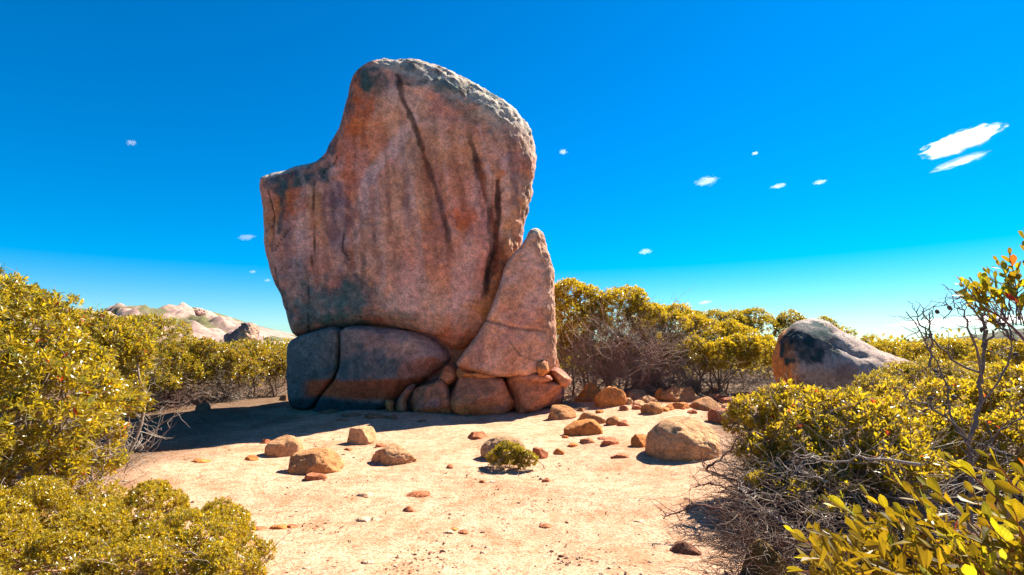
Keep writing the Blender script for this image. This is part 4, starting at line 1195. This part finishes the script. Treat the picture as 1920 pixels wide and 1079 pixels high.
def shoot(root, p0, p1, rng, nleaf, L, col=(.30, .09, .05), r=.0042, budget=None, red=.01, bow=.18, start=.25):
    P = bez(np.array([p0]), np.array([p1]), rng, 12, bow, .008, .15)[0]
    org = Vector(P[0])
    V, F = tubes(P[None], r, r * .35, 6)
    b = bpy.data.objects.new('branch', None)
    cc = np.tile(np.array(col), (len(V), 1))
    b = make_mesh('branch', V, F, M_BARK, cc, parent=root)
    T = np.gradient(P, axis=0)
    for k in range(nleaf):
        t = start + (1 - start) * (k + rng.random() * .6) / nleaf
        i = min(t, 1) * 11; j = min(int(i), 10); f = i - j
        pos = P[j] * (1 - f) + P[j + 1] * f
        tg = unit(T[j])
        a = unit(np.cross(tg, np.array([.1, .2, 1.]))); bb = np.cross(tg, a)
        th = k * 2.39 + rng.normal() * .4
        out = a * math.cos(th) + bb * math.sin(th)
        sp = math.radians(rng.uniform(22, 55)) if k < nleaf - 2 else math.radians(rng.uniform(5, 25))
        d = tg * math.cos(sp) + out * math.sin(sp) + np.array([0, 0, .12])
        nr = unit(tg * math.sin(sp) - out * math.cos(sp) + rng.normal(size=3) * .45 )
        s = L * rng.uniform(.7, 1.15) * (1 - .25 * max(0, t - .8) / .2)
        me = LEAFR[rng.integers(0, 2)] if rng.random() < red else LEAFV[rng.integers(0, len(LEAFV))]
        o = bpy.data.objects.new('leaf', me)
        COL.objects.link(o)
        o.parent = b
        o.matrix_parent_inverse.identity()
        o.matrix_local = Matrix.Translation(Vector(pos) - Vector(root.location)) @ frame(d, nr) @ Matrix.Diagonal((s, s * rng.uniform(.85, 1.25), s, 1))
    return b
def near_shrub():
    rng = np.random.default_rng(55)
    base = np.array([2.05, 1.9, 0.]); base[2] = terrain(base[0], base[1])
    root = empty('broad_leaved_shrub', base)
    tag(root, 'near shrub of large yellow-green paddle leaves on reddish shoots, in front of the dead brush', 'shrub')
    tips = [(1660, 885, 2.35, 8), (1735, 905, 2.2, 9), (1545, 940, 2.4, 8), (1600, 965, 2.3, 8), (1480, 990, 2.4, 7), (1500, 1035, 2.2, 8), (1780, 860, 2.1, 9), (1850, 850, 1.95, 9), (1905, 880, 1.9, 9), (1820, 920, 2.0, 9),
            (1690, 960, 2.1, 9), (1760, 970, 1.95, 9), (1640, 1010, 2.1, 9), (1570, 1020, 2.2, 8), (1720, 1020, 1.9, 9), (1850, 985, 1.8, 9), (1900, 955, 1.75, 9), (1800, 1030, 1.75, 9), (1660, 1060, 1.95, 9), (1880, 1050, 1.65, 8),
            (1560, 1070, 2.1, 8), (1940, 900, 1.8, 9), (1960, 1000, 1.7, 8), (1740, 1075, 1.75, 8), (1930, 830, 2.0, 9), (1705, 925, 2.3, 8), (1620, 925, 2.4, 8), (1990, 940, 1.8, 8), (1480, 1070, 2.3, 7), (1815, 1085, 1.65, 8), (1880, 905, 2.1, 8), (1770, 1000, 2.1, 8), (1840, 1040, 1.9, 8), (1700, 1000, 2.2, 8), (1640, 1075, 2.2, 7)]
    for (px, py, d, nl) in tips:
        tip = at(px, py, d)
        b0 = base + np.array([rng.uniform(-.25, .45), rng.uniform(-.3, .3), .0])
        # the leafy reach of a shoot is its outer half metre
        v = tip - b0
        start = tip - unit(v * np.array([1, .6, .55])) * min(.42, np.linalg.norm(v) * .7)
        shoot(root, start, tip, rng, nl, .082, red=.015)
    # bare lower stems that carry the shoots
    n = 40
    e = np.array([at(px + rng.uniform(-20, 60), py + 90, d) for (px, py, d, nl) in tips] + [at(1800, 1060, 1.8)] * (n - len(tips)))
    s = base + rng.normal(size=(n, 3)) * np.array([.12, .12, 0]); s[:, 2] = base[2] - .05
    V, F = tubes(bez(s, e, rng, 9, .2, .01, .1), .008, .004, 6)
    make_mesh('stems', V, F, M_BARK, np.tile(TWIG, (len(V), 1)), parent=root)
    # leaves deeper in the shrub
    m = 1500
    P = np.array([at(*q) for q in zip(rng.uniform(1530, 1990, m), rng.uniform(930, 1200, m), rng.uniform(1.75, 2.35, m))])
    P = P[P[:, 2] < 1.0 - .12 * rng.random(len(P))]
    pxx, pyy = project(P)
    P = P[(pyy > 1010 - (pxx - 1500) * .28) & (P[:, 2] > .15)]
    m = len(P)
    ax = unit(rng.normal(size=(m, 3)) + np.array([-.5, .1, .9])); nr = unit(rng.normal(size=(m, 3)) + np.array([0, -.5, .5]))
    L = .08 * rng.uniform(.7, 1.1, m)
    V, F, k = leaf_geo(P, ax, nr, L, L * .36, 1)
    C = (YEL * rng.uniform(.3, .8, (m, 1)) + OLV * .3)
    tag(make_mesh('foliage', V, F, M_LEAFN, np.repeat(C, k, 0), smooth=False, parent=root), kind='stuff')
near_shrub()

def path_pts(b, K=16):
    pts = np.array([at(*q) for q in b])
    s = np.linspace(0, len(pts) - 1, K)
    return np.stack([np.interp(s, np.arange(len(pts)), pts[:, a]) for a in range(3)], 1)
def bare_bush():
    rng = np.random.default_rng(66)
    D = 3.6
    g = at(1822, 1010, D); base = np.array([g[0], g[1], terrain(g[0], g[1])])
    root = empty('bare_stemmed_bush', base)
    tag(root, 'bare-stemmed bush with dead twigs, dark seed capsules and leaves on its top branch', 'bush')
    trunk = path_pts([(1822, 1040, D), (1818, 940, D), (1822, 870, D), (1815, 820, D), (1836, 770, D), (1842, 700, D), (1846, 650, D)], 20)
    trunk[0, 2] = base[2] - .05
    trunk += rng.normal(size=trunk.shape) * .006
    V, F = tubes(trunk[None], .017, .009, 8)
    dark = np.array([.12, .095, .085])
    make_mesh('trunk', V, F, M_BARK, np.tile(dark * 1.3, (len(V), 1)), parent=root)
    limbs = [[(1820, 850, D), (1795, 800, D + .1), (1778, 740, D + .1), (1760, 690, D + .1), (1735, 640, D + .1), (1715, 605, D + .1), (1700, 585, D + .1)],
             [(1842, 700, D), (1800, 690, D), (1770, 660, D), (1745, 632, D), (1722, 605, D), (1720, 585, D)],
             [(1842, 720, D), (1835, 660, D - .05), (1812, 610, D - .05), (1808, 585, D - .05), (1795, 575, D - .05), (1783, 577, D - .05)],
             [(1846, 650, D), (1850, 610, D), (1830, 570, D), (1815, 545, D)], [(1846, 655, D), (1840, 600, D + .05), (1806, 560, D + .05), (1800, 548, D + .05)],
             [(1846, 650, D), (1870, 610, D), (1880, 570, D), (1890, 540, D)], [(1836, 770, D), (1870, 720, D - .1), (1890, 680, D - .1), (1900, 640, D - .1), (1885, 590, D - .1), (1880, 560, D - .1)],
             [(1825, 860, D), (1860, 820, D - .2), (1900, 790, D - .3), (1950, 770, D - .3)], [(1820, 830, D), (1770, 780, D), (1740, 760, D), (1700, 745, D)],
             [(1742, 690, D), (1748, 640, D), (1738, 600, D), (1727, 588, D)], [(1900, 640, D - .1), (1870, 605, D - .1), (1850, 590, D - .1), (1838, 588, D - .1)],
             [(1890, 850, D - .4), (1850, 840, D - .2), (1822, 870, D)]]
    tips = []
    for b in limbs:
        Q = path_pts(b, 14) + rng.normal(size=(14, 3)) * .007
        V, F = tubes(Q[None], .008, .003, 6)
        m = 16
        st = Q[rng.integers(4, 14, m)]
        en = st + unit(rng.normal(size=(m, 3)) * np.array([1, .6, 1]) + np.array([-.1, 0, .6])) * rng.uniform(.05, .2, (m, 1))
        P = bez(st, en, rng, 6, .4, .04, 0)
        V2, F2 = tubes(P, .0036, .0014, 4)
        tips.append(en[:3])
        make_mesh('branch', np.concatenate([V, V2]), np.concatenate([F, F2 + len(V)]), M_BARK, np.tile(dark * rng.uniform(.9, 1.6), (len(V) + len(V2), 1)), parent=root)
    # woody capsules
    caps = [at(1780, 577, D - .05), at(1852, 562, D), at(1840, 618, D), at(1745, 748, D), at(1905, 665, D - .1), at(1788, 745, D)] + [t[0] for t in tips[:4]]
    B, Fc = ICO1
    for q in caps:
        V = B * np.array([.016, .014, .019]) * (1 + .15 * rng.normal(size=(len(B), 1))) + q
        make_mesh('seed_capsule', V, Fc, M_BARK, np.tile(dark * .7, (len(V), 1)), parent=root)
    # the leafy upper branch
    main = [(1985, 720, D - .3), (1940, 660, D - .25), (1905, 620, D - .2), (1870, 590, D - .2), (1830, 575, D - .2)]
    Q = path_pts(main, 14)
    V, F = tubes(Q[None], .011, .005, 6)
    make_mesh('branch', V, F, M_BARK, np.tile(np.array([.16, .08, .09]), (len(V), 1)), parent=root)
    for s, e, nl in [((1860, 585), (1805, 555), 8), ((1850, 580), (1800, 525), 9), ((1870, 590), (1835, 520), 10), ((1885, 600), (1850, 505), 10), ((1890, 600), (1880, 500), 10), ((1905, 610), (1895, 475), 11), ((1920, 620), (1925, 460), 11),
                     ((1900, 610), (1870, 545), 9), ((1925, 640), (1905, 550), 9), ((1940, 640), (1960, 480), 10), ((1920, 560), (1922, 432), 10), ((1960, 620), (1990, 500), 9), ((1880, 600), (1830, 545), 9), ((1910, 600), (1912, 520), 9),
                     ((1870, 592), (1818, 580), 7), ((1950, 660), (1940, 570), 9), ((1900, 640), (1862, 600), 6), ((1890, 600), (1845, 530), 10), ((1915, 610), (1870, 490), 11), ((1930, 620), (1905, 500), 11), ((1900, 590), (1890, 520), 10), ((1940, 620), (1935, 510), 11), ((1950, 600), (1950, 450), 11), ((1880, 590), (1825, 530), 9)]:
        shoot(root, at(*s, D - .2 + rng.normal() * .08), at(*e, D - .22 + rng.normal() * .12), rng, nl, .082, col=(.16, .08, .09), red=.03, start=.4)
bare_bush()

# ------------------------------------------------------------------ far hills
def hill(name, label, prof, Y, depth, seed, cols, nx=260, ny=70, rough=1.0):
    xs = np.array([p[0] for p in prof], float); ys = np.array([p[1] for p in prof], float)
    px = np.linspace(xs[0], xs[-1], nx)
    py = np.interp(px, xs, ys)
    top = np.array([at(a, b, Y)[2] for a, b in zip(px, py)])
    X = (px - CX) / FPX * Y / (_c)
    t = np.linspace(0, 1, ny)
    tt = np.concatenate([t, 1 + t[1:] * .8])
    PX, TT = np.meshgrid(X, tt, indexing='ij')
    TOP = np.repeat(top[:, None], len(tt), 1)
    prof_t = np.where(TT < 1, sst(0, 1.0, TT) * .35 + .65 * TT, 1 - (TT - 1) ** 1.3)
    YY = Y - depth * (1 - TT)
    P = np.stack([PX, YY, 0 * PX], -1)
    H = np.clip(TOP, -5, None) * prof_t
    env = np.sin(np.clip(TT, 0, 1) * math.pi) ** .8
    ridge = np.abs(fbm(P, 5 / depth, seed, 5))
    H = H + rough * depth * .10 * (ridge - .12) * env * np.clip(TOP / 30, 0, 1)
    H = H + rough * depth * .028 * (np.abs(fbm(P, 15 / depth, seed + 3, 5, .6)) - .15) * np.clip(env * 3, 0, 1) * np.clip(TOP / 25, 0, 1)
    H = np.maximum(H, -6)
    V = np.stack([PX, YY, H], -1).reshape(-1, 3)
    m = len(tt)
    i = (np.arange(nx - 1)[:, None] * m + np.arange(m - 1)[None]).ravel()
    F = np.stack([i, i + m, i + m + 1, i + 1], 1)
    n1 = fbm(V * np.array([1, 1, 2.0]), 7 / depth, seed + 5, 5)
    C = np.tile(np.array(cols[0]), (len(V), 1))
    C = blend(C, cols[1], sst(-.06, .06, n1) * .9)
    C = blend(C, cols[2], sst(.15, .4, fbm(V, 16 / depth, seed + 9, 4)) * .7)
    o = make_mesh(name, V, F, M_HILL, C)
    return tag(o, label, 'hill', kind='structure')
hill('rocky_mountain', 'pale pinkish granite mountain with green patches behind the left bank',
     [(-120, 640), (0, 625), (120, 606), (200, 590), (230, 586), (262, 592), (300, 592), (330, 590), (352, 585), (364, 580), (372, 578), (382, 581), (386, 586), (392, 591), (412, 595), (432, 600), (455, 606), (480, 614), (502, 623), (525, 632), (548, 640), (640, 645)],
     900, 420, 801, [(.36, .24, .195), (.10, .105, .035), (.17, .105, .10)], rough=1.35, nx=230, ny=64)
hill('dark_headland', 'low dark wooded hill on the horizon at the right',
     [(1790, 645), (1830, 634), (1870, 624), (1920, 615), (2000, 605), (2100, 615), (2250, 640)], 1300, 300, 821, [(.05, .06, .035), (.07, .07, .03), (.10, .085, .06)], nx=120)
def crag(label, poly, Y, seed, cols, tb):
    def pf(C, V, px, py, N):
        n = fbm(V, .05, seed, 5)
        C = np.tile(np.array(cols[0]), (len(V), 1))
        C = blend(C, cols[1], sst(0, .25, n))
        return C
    k = Y / FPX
    w = (max(p[0] for p in poly) - min(p[0] for p in poly)) * k
    o = sil_rock('rock_outcrop', poly, Y, w * .25, tb, w * .2, w * .3, h=w / 46, p=1.7, bulge=w * .05, amp=w * .10, nscale=5 / w, seed=seed, paint=pf, chk=0, mat=M_HILL)
    return tag(o, label, 'outcrop')
crag('jagged reddish-brown outcrop on the mountain slope beside the balanced rock', [(418, 652), (420, 632), (430, 624), (442, 621), (450, 612), (462, 606), (468, 607), (471, 622), (473, 652)], 560, 841, [(.42, .25, .17), (.20, .13, .13)], 25)
crag('small dark pointed outcrop low on the mountain slope', [(494, 652), (498, 640), (502, 632), (507, 640), (511, 652)], 560, 843, [(.10, .09, .11), (.18, .13, .11)], 8)
crag('pale block-shaped tor on the crest of the mountain', [(360, 592), (362, 582), (368, 579), (377, 580), (379, 583), (384, 582), (386, 592)], 880, 845, [(.55, .38, .30), (.40, .26, .20)], 14)

# ------------------------------------------------------------------ clouds: real volumes far off
def cloud(label, px, py, w, hgt, rot, dens, seed, Y=4000, group=None):
    c = at(px, py, Y)
    o = bpy.data.objects.new('cloud', None)
    V, F = ICO4
    o = make_mesh('cloud', V, F, cloud_material('cloud_vapour', dens / (w * Y / FPX), seed))
    o.location = c
    o.scale = (w * .5 * Y / FPX, w * .4 * Y / FPX, hgt * .5 * Y / FPX)
    o.rotation_euler = (0, math.radians(-rot), 0)
    return tag(o, label, 'cloud', group)
cloud('bright white lens-shaped cloud, the largest in the sky', 1800, 267, 165, 46, 17, 9, 1)
cloud('thin wispy streak of cloud just under the largest cloud', 1800, 303, 120, 20, 16, 1.8, 2)
for k, (x, y, w, h_) in enumerate([(1325, 340, 80, 24), (1460, 349, 50, 14), (1537, 342, 44, 12), (1210, 472, 44, 16), (1056, 285, 26, 16), (462, 445, 52, 16), (474, 510, 24, 10), (502, 526, 24, 9), (1416, 288, 22, 10), (246, 268, 34, 16), (1322, 567, 44, 12)]):
    cloud(['broken row of small cloud puffs in open sky', 'small flat cloud wisp between the puff row and a brighter speck', 'bright cloud speck with a thin tail', 'small cloud wisp low above the twiggy shrub',
           'tiny cloud puff level with the right rim of the balanced rock', 'thin cloud sliver touching the left edge of the balanced rock', 'tiny cloud speck beside the lower left edge of the rock', 'tiny cloud speck closest to the rock above the olive shrub',
           'faintest little cloud smudge above the flat wisps', 'lone cloud smudge high over the left bank', 'small cloud just above the rounded olive shrub'][k], x, y, w * .75, h_ * .8, 8, .8, 10 + k, group='tiny cloud wisps')
cloud('long flat bank of white cloud low over the horizon', 1830, 602, 330, 22, 3, 14, 31, Y=6000)
